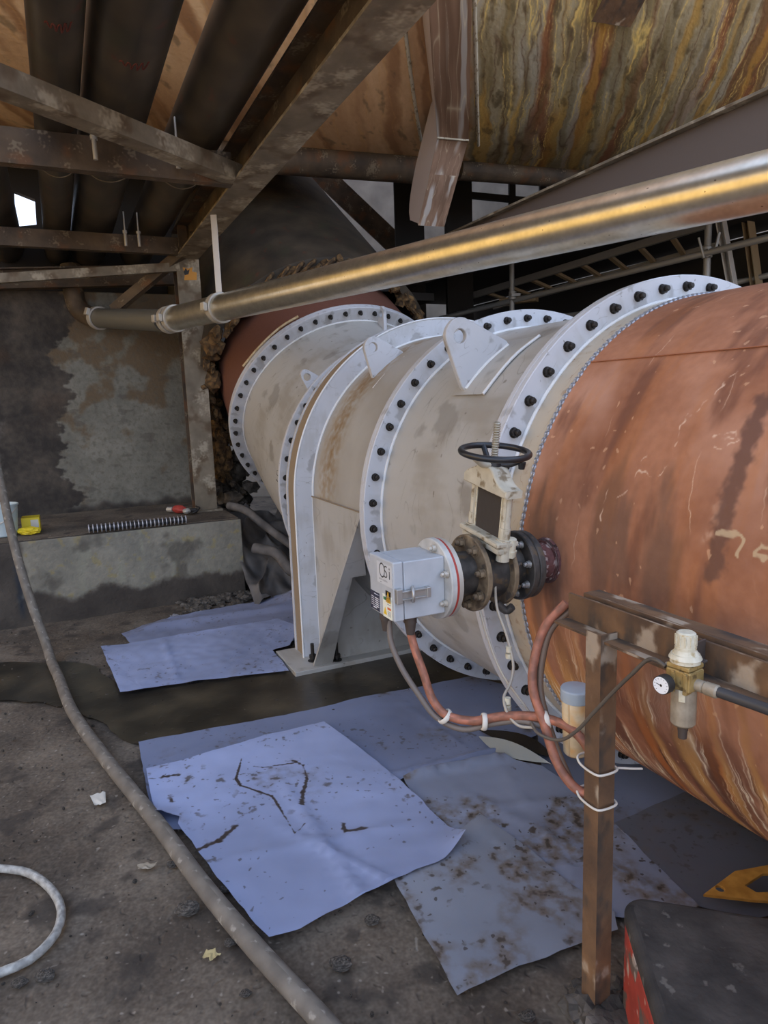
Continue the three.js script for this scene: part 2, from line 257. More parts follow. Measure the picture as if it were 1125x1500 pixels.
// ---------------------------------------------------------------- materials
const M = {
  ground: mat({ map: dirtTex, bumpMap: bumpDirt, bumpScale: 0.012, roughness: 0.95 }),
  grey: mat({ map: greyPaint, roughness: 0.5, bumpMap: bumpFine, bumpScale: 0.0004 }),
  flange: mat({ map: flangePaint, roughness: 0.5 }),
  stub: mat({ map: stubPaint, roughness: 0.55 }),
  valve: mat({ map: valvePaint, roughness: 0.5 }),
  rim: mat({ color: rgb(142, 124, 100), roughness: 0.8, bumpMap: bumpFine, bumpScale: 0.001 }),
  weld: mat({ color: rgb(226, 226, 224), roughness: 0.45 }),
  weldBead: mat({ color: rgb(176, 180, 188), roughness: 0.4, metalness: 0.35, bumpMap: bumpFine, bumpScale: 0.003 }),
  bolt: mat({ color: rgb(50, 46, 42), roughness: 0.5, metalness: 0.5 }),
  rust: mat({ map: rustTex, roughness: 0.72, bumpMap: bumpFine, bumpScale: 0.0012 }),
  vessel: mat({ map: vesselTex, roughness: 0.75, bumpMap: bumpFine, bumpScale: 0.002 }),
  rib: mat({ map: ribTex, roughness: 0.65 }),
  steel: mat({ map: steelTex, roughness: 0.7, bumpMap: bumpFine, bumpScale: 0.0015 }),
  dusty: mat({ map: dustySteelTex, roughness: 0.75, bumpMap: bumpFine, bumpScale: 0.0015 }),
  girder: mat({ color: rgb(98, 88, 82), roughness: 0.6, bumpMap: bumpFine, bumpScale: 0.0006 }),
  blackPipe: mat({ map: blackPipeTex, roughness: 0.42 }),
  blackDuct: mat({ map: blackPipeTex, roughness: 0.6, bumpMap: bumpFine, bumpScale: 0.001 }),
  galv: mat({ map: galvTex, roughness: 0.3, metalness: 0.9 }),
  galvDull: mat({ map: galvTex, roughness: 0.5, metalness: 0.45 }),
  oldPipe: mat({ color: rgb(120, 118, 110), roughness: 0.5, metalness: 0.5, bumpMap: bumpFine, bumpScale: 0.0008 }),
  clamp: mat({ color: rgb(190, 184, 172), roughness: 0.45, metalness: 0.35 }),
  strap: mat({ color: rgb(206, 200, 190), roughness: 0.5 }),
  rustDark: mat({ map: rustDark, roughness: 0.85, bumpMap: bumpFine, bumpScale: 0.002 }),
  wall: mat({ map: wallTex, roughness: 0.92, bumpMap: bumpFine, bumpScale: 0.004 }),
  plinth: mat({ map: plinthTex, roughness: 0.92, bumpMap: bumpFine, bumpScale: 0.004 }),
  plinthTop: mat({ map: dirtTex, roughness: 0.95 }),
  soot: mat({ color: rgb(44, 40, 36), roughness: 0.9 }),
  lightWall: mat({ map: lightWallTex, roughness: 0.9 }),
  tube: mat({ color: rgb(160, 158, 152), roughness: 0.5, metalness: 0.4 }),
  wood: mat({ color: rgb(164, 142, 108), roughness: 0.8 }),
  rock: mat({ map: rockTex, roughness: 0.95, bumpMap: bumpFine, bumpScale: 0.004 }),
  insul: mat({ map: insulTex, roughness: 0.95, bumpMap: bumpFine, bumpScale: 0.006 }),
  tarp: mat({ map: tile(256, 0.8, (x, y) => mixc([74, 71, 69], [116, 110, 104], clamp(0.5 + fbm(x * 5, y * 5, 5, 5) * 1.4))), roughness: 0.85 }),
  collar: mat({ color: rgb(112, 72, 58), roughness: 0.7, bumpMap: bumpFine, bumpScale: 0.001 }),
  hose: mat({ map: hoseTex, roughness: 0.85 }), loop: mat({ map: loopTex, roughness: 0.6 }),
  box: mat({ map: tile(256, 0.3, (x, y) => mixc([170, 174, 178], [182, 185, 188], clamp(0.5 + fbm(x * 5, y * 5, 5, 5) * 1.3))), roughness: 0.45 }),
  cream: mat({ map: tile(512, 0.25, (x, y) => { const n = fbm(x * 5, y * 5, 6, 5); return mixc(mixc([178, 170, 150], [204, 196, 176], clamp(0.5 + n)), [112, 94, 68], sstep(0.12, 0.4, fbm(x * 6 + 4, y * 6, 5, 6)) * 0.75); }), roughness: 0.55, bumpMap: bumpFine, bumpScale: 0.0006 }),
  castBlack: mat({ map: tile(256, 0.3, (x, y) => mixc(mixc([52, 49, 46], [88, 82, 76], clamp(0.5 + fbm(x * 6, y * 6, 5, 6) * 1.3)), [110, 88, 62], sstep(0.15, 0.4, fbm(x * 7 + 3, y * 7, 5, 7)) * 0.7)), roughness: 0.6, metalness: 0.2, bumpMap: bumpFine, bumpScale: 0.001 }),
  castBrown: mat({ map: tile(256, 0.3, (x, y) => mixc(mixc([88, 72, 54], [140, 122, 96], clamp(0.5 + fbm(x * 5, y * 5, 5, 5) * 1.4)), [60, 54, 48], sstep(0.12, 0.4, fbm(x * 6 + 3, y * 6, 5, 6)) * 0.8)), roughness: 0.75, bumpMap: bumpFine, bumpScale: 0.0015 }),
  wheel: mat({ color: rgb(38, 38, 40), roughness: 0.35 }),
  gate: mat({ color: rgb(56, 50, 46), roughness: 0.75, bumpMap: bumpFine, bumpScale: 0.001 }),
  stem: mat({ color: rgb(168, 160, 142), roughness: 0.4, metalness: 0.5 }),
  steelBright: mat({ color: rgb(176, 174, 170), roughness: 0.35, metalness: 0.6 }),
  red: mat({ color: rgb(170, 62, 52), roughness: 0.6 }),
  purple: mat({ map: tile(256, 0.16, (x, y) => mixc(mixc([78, 46, 46], [122, 80, 74], clamp(0.5 + fbm(x * 5, y * 5, 5, 5))), [186, 172, 164], sstep(0.08, 0.26, fbm(x * 6 + 3, y * 6, 6, 6)) * 0.8)), roughness: 0.85, bumpMap: bumpFine, bumpScale: 0.006 }),
  gland: mat({ color: rgb(72, 62, 56), roughness: 0.6 }),
  orange: mat({ map: tile(256, 0.25, (x, y) => mixc([126, 84, 66], [176, 112, 88], clamp(0.5 + fbm(x * 6, y * 6, 5, 6) * 1.5))), roughness: 0.6 }), greyCable: mat({ color: rgb(112, 102, 94), roughness: 0.55 }), darkCable: mat({ color: rgb(110, 90, 74), roughness: 0.55 }),
  thin: mat({ color: rgb(92, 84, 74), roughness: 0.5 }), paleTube: mat({ color: rgb(170, 160, 144), roughness: 0.4 }), blackHose: mat({ color: rgb(62, 62, 64), roughness: 0.5 }),
  tie: mat({ color: rgb(214, 206, 192), roughness: 0.5 }),
  brass: mat({ map: tile(256, 0.12, (x, y) => mixc(mixc([150, 124, 74], [190, 164, 108], clamp(0.5 + fbm(x * 4, y * 4, 5, 4))), [86, 70, 46], sstep(0.1, 0.4, fbm(x * 5 + 3, y * 5, 5, 5)) * 0.7)), roughness: 0.55, metalness: 0.35, bumpMap: bumpFine, bumpScale: 0.0008 }),
  ivory: mat({ map: tile(256, 0.1, (x, y) => mixc(mixc([196, 188, 162], [218, 212, 192], clamp(0.5 + fbm(x * 5, y * 5, 4, 5))), [150, 122, 72], sstep(0.1, 0.4, fbm(x * 4 + 3, y * 4, 5, 4)) * 0.6)), roughness: 0.55 }), clampWhite: mat({ map: tile(256, 0.3, (x, y) => mixc([172, 170, 164], [196, 195, 190], clamp(0.5 + fbm(x * 5 + 3, y * 5, 5, 5) * 1.4))), roughness: 0.5 }), white: mat({ color: rgb(208, 208, 198), roughness: 0.45 }),
  bowl: mat({ map: tile(256, 0.12, (x, y) => mixc([132, 120, 102], [170, 158, 138], clamp(0.5 + fbm(x * 4, y * 3, 5, 1) * 1.3))), roughness: 0.5 }), dark: mat({ color: rgb(40, 38, 36), roughness: 0.6 }),
  cup: mat({ map: tile(256, 0.25, (x, y) => mixc(mixc([186, 160, 120], [216, 198, 164], clamp(0.5 + fbm(x * 4, y * 4, 5, 4) * 1.3)), [206, 146, 78], sstep(0.05, 0.4, fbm(x * 3 + 5, y * 3, 4, 3)) * 0.7)), roughness: 0.6, bumpMap: bumpFine, bumpScale: 0.001 }),
  capGlass: new THREE.MeshPhysicalMaterial({ color: rgb(206, 220, 232), roughness: 0.25, transmission: 0.5, thickness: 0, side: THREE.DoubleSide }),
  yellow: mat({ color: rgb(222, 198, 40), roughness: 0.5 }), amber: mat({ color: rgb(200, 140, 50), roughness: 0.6 }),
  bucket: mat({ color: rgb(190, 204, 204), roughness: 0.5 }),
  redBlock: mat({ map: tile(512, 0.4, (x, y) => { const n = fbm(x * 4, y * 4, 6, 4), k = fbm(x * 7 + 3, y * 7, 6, 7); let c = mixc([150, 58, 46], [186, 70, 54], clamp(0.5 + n)); c = mixc(c, [98, 88, 80], sstep(0.08, 0.3, n)); return mixc(c, [206, 190, 176], sstep(0.18, 0.34, k) * 0.7); }), roughness: 0.6 }), blackTop: mat({ map: tile(512, 0.5, (x, y) => { const n = fbm(x * 5, y * 5, 6, 5), k = fbm(x * 12 + 3, y * 12, 5, 12); let c = mixc([48, 45, 42], [74, 69, 64], clamp(0.5 + n * 1.2)); return k > 0.3 ? mixc(c, [128, 122, 112], sstep(0.3, 0.45, k) * 0.6) : c; }), roughness: 0.85, bumpMap: bumpFine, bumpScale: 0.002 }),
  paper: mat({ color: rgb(206, 200, 186), roughness: 0.8 }), woodScrap: mat({ color: rgb(178, 160, 112), roughness: 0.85 }),
  wet: mat({ color: rgb(44, 38, 30), roughness: 0.12 }), silver: mat({ color: rgb(190, 190, 196), roughness: 0.3, metalness: 0.5 }),
  yellowPlate: mat({ map: tile(256, 0.3, (x, y) => mixc([176, 122, 46], [206, 150, 66], clamp(0.5 + fbm(x * 6, y * 6, 4, 6) * 1.5))), roughness: 0.75 }),
};

// ---------------------------------------------------------------- naming
const used = {};
function numbered(n) { const k = used[n] = (used[n] ?? -1) + 1; return k ? n + '_' + String(k).padStart(3, '0') : n; }
function tag(o, label, category, group) { o.userData = { label, category }; if (group) o.userData.group = group; return o; }
function thing(name, label, category, pos = [0, 0, 0], turn = 0, group) {
  const g = new THREE.Group(); g.name = numbered(name); g.position.set(...pos); g.rotation.y = turn; tag(g, label, category, group); scene.add(g); return g;
}
function part(name, geo, m, parent, label) {
  const o = new THREE.Mesh(metric(geo), m); o.name = name; o.castShadow = o.receiveShadow = true; parent.add(o);
  if (label) o.userData.label = label;
  return o;
}
function solo(name, geo, m, label, category, group) { const o = new THREE.Mesh(geo, m); o.name = numbered(name); o.castShadow = o.receiveShadow = true; scene.add(o); return tag(o, label, category, group); }
function struct(name, geo, m) { const o = new THREE.Mesh(geo, m); o.name = name; o.castShadow = o.receiveShadow = true; o.userData.kind = 'structure'; scene.add(o); return o; }

// ---------------------------------------------------------------- geometry helpers
function grid(nu, nv, fn) {                                            // fn(s, t) -> [x, y, z, u, v]
  const pos = [], uv = [], idx = [];
  for (let j = 0; j <= nv; j++) for (let i = 0; i <= nu; i++) { const p = fn(i / nu, j / nv); pos.push(p[0], p[1], p[2]); uv.push(p[3] ?? i / nu, p[4] ?? j / nv); }
  for (let j = 0; j < nv; j++) for (let i = 0; i < nu; i++) { const a = j * (nu + 1) + i; idx.push(a, a + 1, a + nu + 2, a, a + nu + 2, a + nu + 1); }
  const g = new THREE.BufferGeometry();
  g.setAttribute('position', new THREE.Float32BufferAttribute(pos, 3)); g.setAttribute('uv', new THREE.Float32BufferAttribute(uv, 2)); g.setIndex(idx); g.computeVertexNormals();
  return g;
}
// solid of revolution about z: profile [[r, z], ...] closed, counted from the inner back edge outwards
function latheZ(profile, seg = 96, a0 = 0, al = Math.PI * 2) {
  const pos = [], nor = [], uv = [], idx = []; let len = 0;
  for (let k = 0; k + 1 < profile.length; k++) {
    const [r0, z0] = profile[k], [r1, z1] = profile[k + 1], L = Math.hypot(r1 - r0, z1 - z0), nr = (z1 - z0) / L, nz = -(r1 - r0) / L, b = pos.length / 3, rm = Math.max(r0, r1);
    for (let i = 0; i <= seg; i++) {
      const a = a0 + al * i / seg, c = Math.cos(a), s = Math.sin(a);
      pos.push(r0 * c, r0 * s, z0, r1 * c, r1 * s, z1); nor.push(nr * c, nr * s, nz, nr * c, nr * s, nz); uv.push(a * rm, len, a * rm, len + L);
    }
    for (let i = 0; i < seg; i++) { const p = b + 2 * i; idx.push(p, p + 2, p + 1, p + 1, p + 2, p + 3); }
    len += L;
  }
  const g = new THREE.BufferGeometry();
  g.setAttribute('position', new THREE.Float32BufferAttribute(pos, 3)); g.setAttribute('normal', new THREE.Float32BufferAttribute(nor, 3)); g.setAttribute('uv', new THREE.Float32BufferAttribute(uv, 2)); g.setIndex(idx);
  return g;
}
const ringZ = (ri, ro, z0, z1, seg = 96, c = 0.003) => latheZ([[ri, z0], [ro - c, z0], [ro, z0 + c], [ro, z1 - c], [ro - c, z1], [ri, z1], [ri, z0]], seg);
const discZ = (r, z0, z1, seg = 40, c = 0.002) => latheZ([[0.0001, z0], [r - c, z0], [r, z0 + c], [r, z1 - c], [r - c, z1], [0.0001, z1]], seg);
const toX = (g) => g.rotateY(Math.PI / 2);                             // z axis to x axis
const toY = (g) => g.rotateX(-Math.PI / 2);                            // z axis to y axis
const box = (w, h, d, r = 0.003) => { const g = new RoundedBoxGeometry(w, h, d, 2, Math.min(r, w / 2.01, h / 2.01, d / 2.01)); return boxUV(g); };
function boxUV(g) {                                                    // uv in metres from the dominant axis
  const p = g.attributes.position, n = g.attributes.normal, u = new Float32Array(p.count * 2);
  for (let i = 0; i < p.count; i++) {
    const ax = Math.abs(n.getX(i)), ay = Math.abs(n.getY(i)), az = Math.abs(n.getZ(i));
    u[2 * i] = ax > ay && ax > az ? p.getZ(i) + 0.37 : p.getX(i); u[2 * i + 1] = ay >= ax && ay > az ? p.getZ(i) : p.getY(i);
  }
  g.setAttribute('uv', new THREE.BufferAttribute(u, 2)); return g;
}
const bx = (x0, x1, y0, y1, z0, z1, r) => box(Math.abs(x1 - x0), Math.abs(y1 - y0), Math.abs(z1 - z0), r).translate((x0 + x1) / 2, (y0 + y1) / 2, (z0 + z1) / 2);
function shape(pts, holes = []) { const s = new THREE.Shape(pts.map((p) => new THREE.Vector2(...p))); for (const h of holes) s.holes.push(new THREE.Path(h.map((p) => new THREE.Vector2(...p)))); return s; }
const plate = (pts, d, bevel = 0.002, holes) => new THREE.ExtrudeGeometry(shape(pts, holes), { depth: d, bevelEnabled: bevel > 0, bevelThickness: bevel, bevelSize: bevel, bevelOffset: -bevel, bevelSegments: 1, curveSegments: 16 });
const circlePts = (x, y, r, n = 20) => [...Array(n).keys()].map((i) => [x + r * Math.cos(i / n * 2 * Math.PI), y + r * Math.sin(i / n * 2 * Math.PI)]);
// profile swept straight from a to b; profile x runs sideways (level), y up
function beam(pts, a, b) {
  const z = V(...b).sub(V(...a)), L = z.length(); z.normalize();
  const x = V(0, 1, 0).cross(z); if (x.length() < 1e-4) x.set(1, 0, 0); x.normalize();
  const y = z.clone().cross(x), g = new THREE.ExtrudeGeometry(shape(pts), { depth: L, bevelEnabled: false, curveSegments: 12 });
  return g.applyMatrix4(new THREE.Matrix4().makeBasis(x, y, z).setPosition(...a));
}
const iProfile = (w, h, tf, tw) => [[-w / 2, 0], [w / 2, 0], [w / 2, tf], [tw / 2, tf], [tw / 2, h - tf], [w / 2, h - tf], [w / 2, h], [-w / 2, h], [-w / 2, h - tf], [-tw / 2, h - tf], [-tw / 2, tf], [-w / 2, tf]];
const cProfile = (w, h, t) => [[0, 0], [w, 0], [w, t], [t, t], [t, h - t], [w, h - t], [w, h], [0, h]];
const lProfile = (w, h, t) => [[0, 0], [w, 0], [w, t], [t, t], [t, h], [0, h]];
function tube(pts, r, seg = 60, rad = 12, tension = 0.5) {
  const c = new THREE.CatmullRomCurve3(pts.map((p) => V(...p)), false, 'centripetal', tension), L = c.getLength();
  const g = new THREE.TubeGeometry(c, seg, r, rad, false), u = g.attributes.uv;
  for (let i = 0; i < u.count; i++) u.setXY(i, u.getX(i) * L, u.getY(i) * 2 * Math.PI * r);
  const caps = [0, 1].map((e) => { const k = new THREE.CircleGeometry(r, rad), t = c.getTangentAt(e).multiplyScalar(e ? 1 : -1), q = new THREE.Quaternion().setFromUnitVectors(V(0, 0, 1), t); return k.applyQuaternion(q).translate(...c.getPointAt(e).toArray()); });
  return mergeGeometries([g, ...caps]);
}
function pipe(a, b, r, rad = 40) {                                     // straight capped cylinder
  const d = V(...b).sub(V(...a)), L = d.length(), g = new THREE.CylinderGeometry(r, r, L, rad, 1).applyQuaternion(new THREE.Quaternion().setFromUnitVectors(V(0, 1, 0), d.clone().normalize())).translate((a[0] + b[0]) / 2, (a[1] + b[1]) / 2, (a[2] + b[2]) / 2);
  const u = g.attributes.uv; for (let i = 0; i < u.count; i++) u.setXY(i, u.getX(i) * 2 * Math.PI * r, u.getY(i) * L);
  g.type = 'BufferGeometry'; return g;
}
const metric = (g) => (/^(Lathe|Cylinder|Torus|Icosahedron)/.test(g.type) ? boxUV(g) : g);   // uv in metres for the round built-in shapes
const merge = (...gs) => mergeGeometries(gs.map((g) => { metric(g); const q = g.index ? g.toNonIndexed() : g; for (const k of Object.keys(q.attributes)) if (!['position', 'normal', 'uv'].includes(k)) q.deleteAttribute(k); return q; }));
function lump(r, amp, freq, det = 3, sq = [1, 1, 1], off = 0) {        // a rough clod
  const g = new THREE.IcosahedronGeometry(r, det), p = g.attributes.position;
  for (let i = 0; i < p.count; i++) {
    const v = V(p.getX(i), p.getY(i), p.getZ(i)).normalize(), k = 1 + amp * (noise(v.x * freq + off, v.y * freq + v.z * 1.7 + off) + 0.6 * noise(v.z * freq * 2 + off, v.x * 2.3 + v.y * freq * 2)), q = v.multiplyScalar(r * k);
    p.setXYZ(i, q.x * sq[0], q.y * sq[1], q.z * sq[2]);
  }
  g.computeVertexNormals(); return g;
}
function shard(r, sx, sy, sz) {                                       // a sharp broken piece with flat faces
  let g = new THREE.IcosahedronGeometry(r, 1); const p = g.attributes.position, h = new Map();
  for (let i = 0; i < p.count; i++) { const k = [p.getX(i), p.getY(i), p.getZ(i)].map((v) => Math.round(v * 1e4)).join(); const f = h.get(k) ?? h.set(k, rr(0.6, 1.25)).get(k); p.setXYZ(i, p.getX(i) * f * sx, p.getY(i) * f * sy, p.getZ(i) * f * sz); }
  g.computeVertexNormals(); return g;
}
function canvasMat(w, h, draw, o = {}) {
  const c = document.createElement('canvas'); c.width = w; c.height = h; draw(c.getContext('2d'), w, h);
  const t = new THREE.CanvasTexture(c); t.colorSpace = THREE.SRGBColorSpace; return mat({ map: t, roughness: 0.5, ...o });
}

// ---------------------------------------------------------------- the duct's own axes: x across, y up, z along towards the viewer
const TH = Math.atan2(0.42, 0.907), O = V(0.81, 1.004, -3.659), AX = V(Math.cos(TH), 0, -Math.sin(TH)), AZ = V(Math.sin(TH), 0, Math.cos(TH));
const D = (u, v, w) => { const p = O.clone().addScaledVector(AX, u).addScaledVector(AZ, w); p.y += v; return p.toArray(); };
// a thing standing in the duct's axes at [u, v, w]; dpart() takes geometry given in duct coordinates
const SHIFT = new Map();
function ductThing(name, label, category, at, group) { const g = thing(name, label, category, D(...at), TH, group); SHIFT.set(g, at); return g; }
const dpart = (g, name, geo, m, label) => { const a = SHIFT.get(g); return part(name, geo.translate(-a[0], -a[1], -a[2]), m, g, label); };
function dstruct(name, geo, m) { const o = struct(name, geo, m); o.position.copy(O); o.rotation.y = TH; return o; }
function dsolo(name, geo, m, label, category, group) {                 // a one-mesh thing given in duct coordinates, moved to its own base
  geo.computeBoundingBox(); const b = geo.boundingBox, c = [(b.min.x + b.max.x) / 2, b.min.y, (b.min.z + b.max.z) / 2];
  const o = solo(name, geo.translate(-c[0], -c[1], -c[2]), m, label, category, group); o.position.set(...D(...c)); o.rotation.y = TH; return o;
}

// ================================================================ setting
{
  // yard: a fine mesh where the camera looks, a broad one beyond
  const g = grid(300, 300, (s, t) => { const x = lerp(-5, 4, s), z = lerp(-8, 0.4, t); const f = sstep(0, 0.05, s) * sstep(1, 0.95, s) * sstep(0, 0.05, t) * sstep(1, 0.95, t); return [x, f * (0.012 * fbm(x * 2, z * 2, 3) + 0.012 * Math.max(0, fbm(x * 9, z * 9, 3)) - 0.012), z, x, z]; });
  const far = new THREE.BoxGeometry(90, 0.3, 90).translate(0, -0.18, 0); boxUV(far);
  struct('ground', merge(g, far), M.ground);
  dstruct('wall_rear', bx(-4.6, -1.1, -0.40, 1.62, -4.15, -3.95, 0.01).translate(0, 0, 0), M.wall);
  // remap the wall's texture from its own left foot
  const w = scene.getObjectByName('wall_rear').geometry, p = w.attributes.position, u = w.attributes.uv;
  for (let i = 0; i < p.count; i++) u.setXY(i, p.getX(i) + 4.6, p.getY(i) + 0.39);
  const pl = bx(-5.2, -0.98, -1.05, -0.37, -3.97, -2.65, 0.012), pp = pl.attributes.position, pu = pl.attributes.uv, pn = pl.attributes.normal;
  for (let i = 0; i < pp.count; i++) pn.getZ(i) > 0.5 ? pu.setXY(i, pp.getX(i) + 0.98 + 3.2, pp.getY(i) + 1.05) : pu.setXY(i, pp.getX(i) + pp.getZ(i) * 0.02 + 0.98 + 3.2 - (pn.getX(i) > 0.5 ? 0.4 : 0), pn.getY(i) > 0.5 ? 0.02 + Math.abs(pp.getZ(i) % 0.15) : pp.getY(i) + 1.05);
  const topG = bx(-5.18, -1.0, -0.375, -0.362, -3.95, -2.68, 0.002);
  dstruct('plinth', pl, M.plinth);
  dstruct('plinth_dirt', topG, M.plinthTop);
  // dark steel closing the space over the wall and behind the pipes
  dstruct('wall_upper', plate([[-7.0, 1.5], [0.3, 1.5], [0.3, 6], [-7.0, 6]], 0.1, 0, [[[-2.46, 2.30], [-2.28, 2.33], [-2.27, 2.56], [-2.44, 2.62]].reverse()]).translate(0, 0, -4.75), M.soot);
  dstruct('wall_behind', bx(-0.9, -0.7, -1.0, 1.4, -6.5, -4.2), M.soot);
  // sunlit ochre shed along the left of the yard, outside the frame, mirrored as the gold band on the galvanised pipe
  { const w = struct('wall_yard', box(12, 5.6, 0.3).translate(0, 2.7, 0), mat({ color: rgb(200, 166, 92), roughness: 0.9 })); w.position.set(-9.2, 0, 0.5); w.rotation.y = Math.PI / 2; }
  struct('wall_back', bx(-5, 14, -0.2, 13, -12.3, -12), M.lightWall);
  dstruct('wall_scaffold', merge(bx(3.7, 3.8, -1.0, 1.95, -6.5, 2.5), bx(0.6, 3.7, -1.0, 1.65, -6.6, -6.5)), M.soot);
  dstruct('platform', merge(bx(1.45, 3.8, 1.98, 2.08, -6.5, 0.6), bx(0.3, 1.45, 1.58, 1.66, -6.4, -3.6)), M.soot);
}

// ================================================================ ducts
const nutGeo = (() => {                                                // washer, hexagon nut and stud end, pointing along +z
  const hex = new THREE.CylinderGeometry(0.0165, 0.0165, 0.016, 6).rotateX(Math.PI / 2).translate(0, 0, 0.011);
  return merge(discZ(0.0195, 0, 0.003, 14, 0.0008), hex, discZ(0.0105, 0.018, 0.034, 10, 0.003));
})();
function ringBolts(parent, n0, n1, off, r, w) {
  for (let k = n0; k <= n1; k++) {
    const a = (off + 7.5 * k) * Math.PI / 180, o = new THREE.Mesh(nutGeo, M.bolt);
    o.name = 'bolt'; o.castShadow = o.receiveShadow = true; o.position.set(r * Math.cos(a), r * Math.sin(a), w); o.rotation.z = a + k; parent.add(o);
  }
}
const RB = 0.955;
// a lifting eye plate: base chord along x, standing up y, thickness z
function eyePlate(w, h, hr = 0.026, t = 0.022) {
  const s = new THREE.Shape(); s.moveTo(-w / 2, 0); s.lineTo(w / 2, 0); s.lineTo(w / 2, h * 0.10); s.lineTo(w * 0.17, h * 0.88); s.quadraticCurveTo(w * 0.07, h * 1.04, -w * 0.08, h); s.quadraticCurveTo(-w * 0.24, h * 0.97, -w * 0.29, h * 0.8); s.lineTo(-w / 2, h * 0.10);
  const p = new THREE.Path(); p.absarc(-w * 0.06, h * 0.73, hr, 0, Math.PI * 2, true); s.holes.push(p);
  return new THREE.ExtrudeGeometry(s, { depth: t, bevelEnabled: true, bevelThickness: 0.003, bevelSize: 0.003, bevelOffset: -0.003, bevelSegments: 1, curveSegments: 20 }).translate(0, 0, -t / 2);
}
// stand it on a shell of radius r at angle a (degrees), across the duct at w
const across = (g, r, a, w) => g.rotateZ((a - 90) * Math.PI / 180).translate(r * Math.cos(a * Math.PI / 180), r * Math.sin(a * Math.PI / 180), w);

{ // elbow at the far end
  const g = ductThing('elbow_duct', 'grey painted elbow duct tilted up at the rear with two bolted flanges', 'duct', [0, -1.004, -2.1]);
  const P0 = [0.466, -2.712], al = 34.4 * Math.PI / 180, ca = Math.cos(al), sa = Math.sin(al);
  const shell = grid(72, 20, (s, t) => {
    const a = s * Math.PI * 2, h = t * t * (3 - 2 * t), m = 1.36, t2 = t * t, t3 = t2 * t;
    const h00 = 2 * t3 - 3 * t2 + 1, h10 = t3 - 2 * t2 + t, h01 = 1 - h00, h11 = t3 - t2;
    const y = h00 * P0[0] + h10 * -sa * m, z = h00 * P0[1] + h10 * ca * m + h01 * -1.404 + h11 * m, b = al * (1 - h), r = 0.885;
    return [r * Math.cos(a), y + r * Math.sin(a) * Math.cos(b), z + r * Math.sin(a) * Math.sin(b), a * r, t * 1.4];
  });
  dpart(g, 'shell', shell, M.grey);
  const place = (geo) => geo.rotateX(al).translate(0, P0[0], P0[1]);
  const f1 = dpart(g, 'rear_flange', place(merge(ringZ(0.87, 1.0, -0.03, 0), ringZ(0.94, 0.998, -0.062, -0.034))), M.flange);
  for (let k = 6; k <= 32; k++) {
    const a = (1.9 + 7.5 * k) * Math.PI / 180, o = new THREE.Mesh(nutGeo, M.bolt); o.name = 'bolt'; o.castShadow = o.receiveShadow = true;
    const p = V(RB * Math.cos(a), RB * Math.sin(a), 0).applyAxisAngle(V(1, 0, 0), al); o.position.set(p.x, p.y + P0[0] + 1.004, p.z + P0[1] + 2.1); o.rotation.set(al, 0, k); f1.add(o);
  }
  dpart(g, 'rear_weld', place(new THREE.TorusGeometry(0.888, 0.007, 8, 110).translate(0, 0, 0.004)), M.weld);
  const f2 = dpart(g, 'front_flange', ringZ(0.87, 1.0, -1.434, -1.404), M.flange);
  for (let k = 16; k <= 27; k++) { const a = (2.75 + 7.5 * k) * Math.PI / 180, o = new THREE.Mesh(nutGeo, M.bolt); o.name = 'bolt'; o.castShadow = o.receiveShadow = true; o.position.set(RB * Math.cos(a), RB * Math.sin(a) + 1.004, -1.404 + 2.1); o.rotation.z = k; f2.add(o); }
  // marker scribble on the shell: '1B' written sideways, and two scrape lines above it
  const on = (a, w) => [0.8865 * Math.cos(a * Math.PI / 180), 0.8865 * Math.sin(a * Math.PI / 180), w], mark = (list) => merge(...list.map((l) => tube(l.map(([a, w]) => on(a, w)), 0.0022, 24, 5)));
  dpart(g, 'marker_writing', mark([[[178.6, -1.86], [179.6, -1.80], [179.4, -1.76]], [[174.4, -1.86], [176.0, -1.84], [176.8, -1.76]], [[174.0, -1.80], [174.6, -1.74], [176.2, -1.735], [176.8, -1.76]], [[174.4, -1.84], [174.2, -1.79], [175.4, -1.79]]]), M.dark, 'black marker writing');
  dpart(g, 'scrape', mark([[[160.0, -2.0], [163.5, -1.90], [166, -1.86]], [[166.5, -1.82], [168, -1.74], [168.4, -1.70]]]), M.rim, 'dark scrape');
  dpart(g, 'lifting_eye', across(eyePlate(0.17, 0.2), 0.86, 132, -1.66), M.flange);
  dpart(g, 'lifting_eye', eyePlate(0.2, 0.22).rotateY(Math.PI / 2).rotateX(0.25).translate(0.15, 1.09, -2.2), M.flange);
}

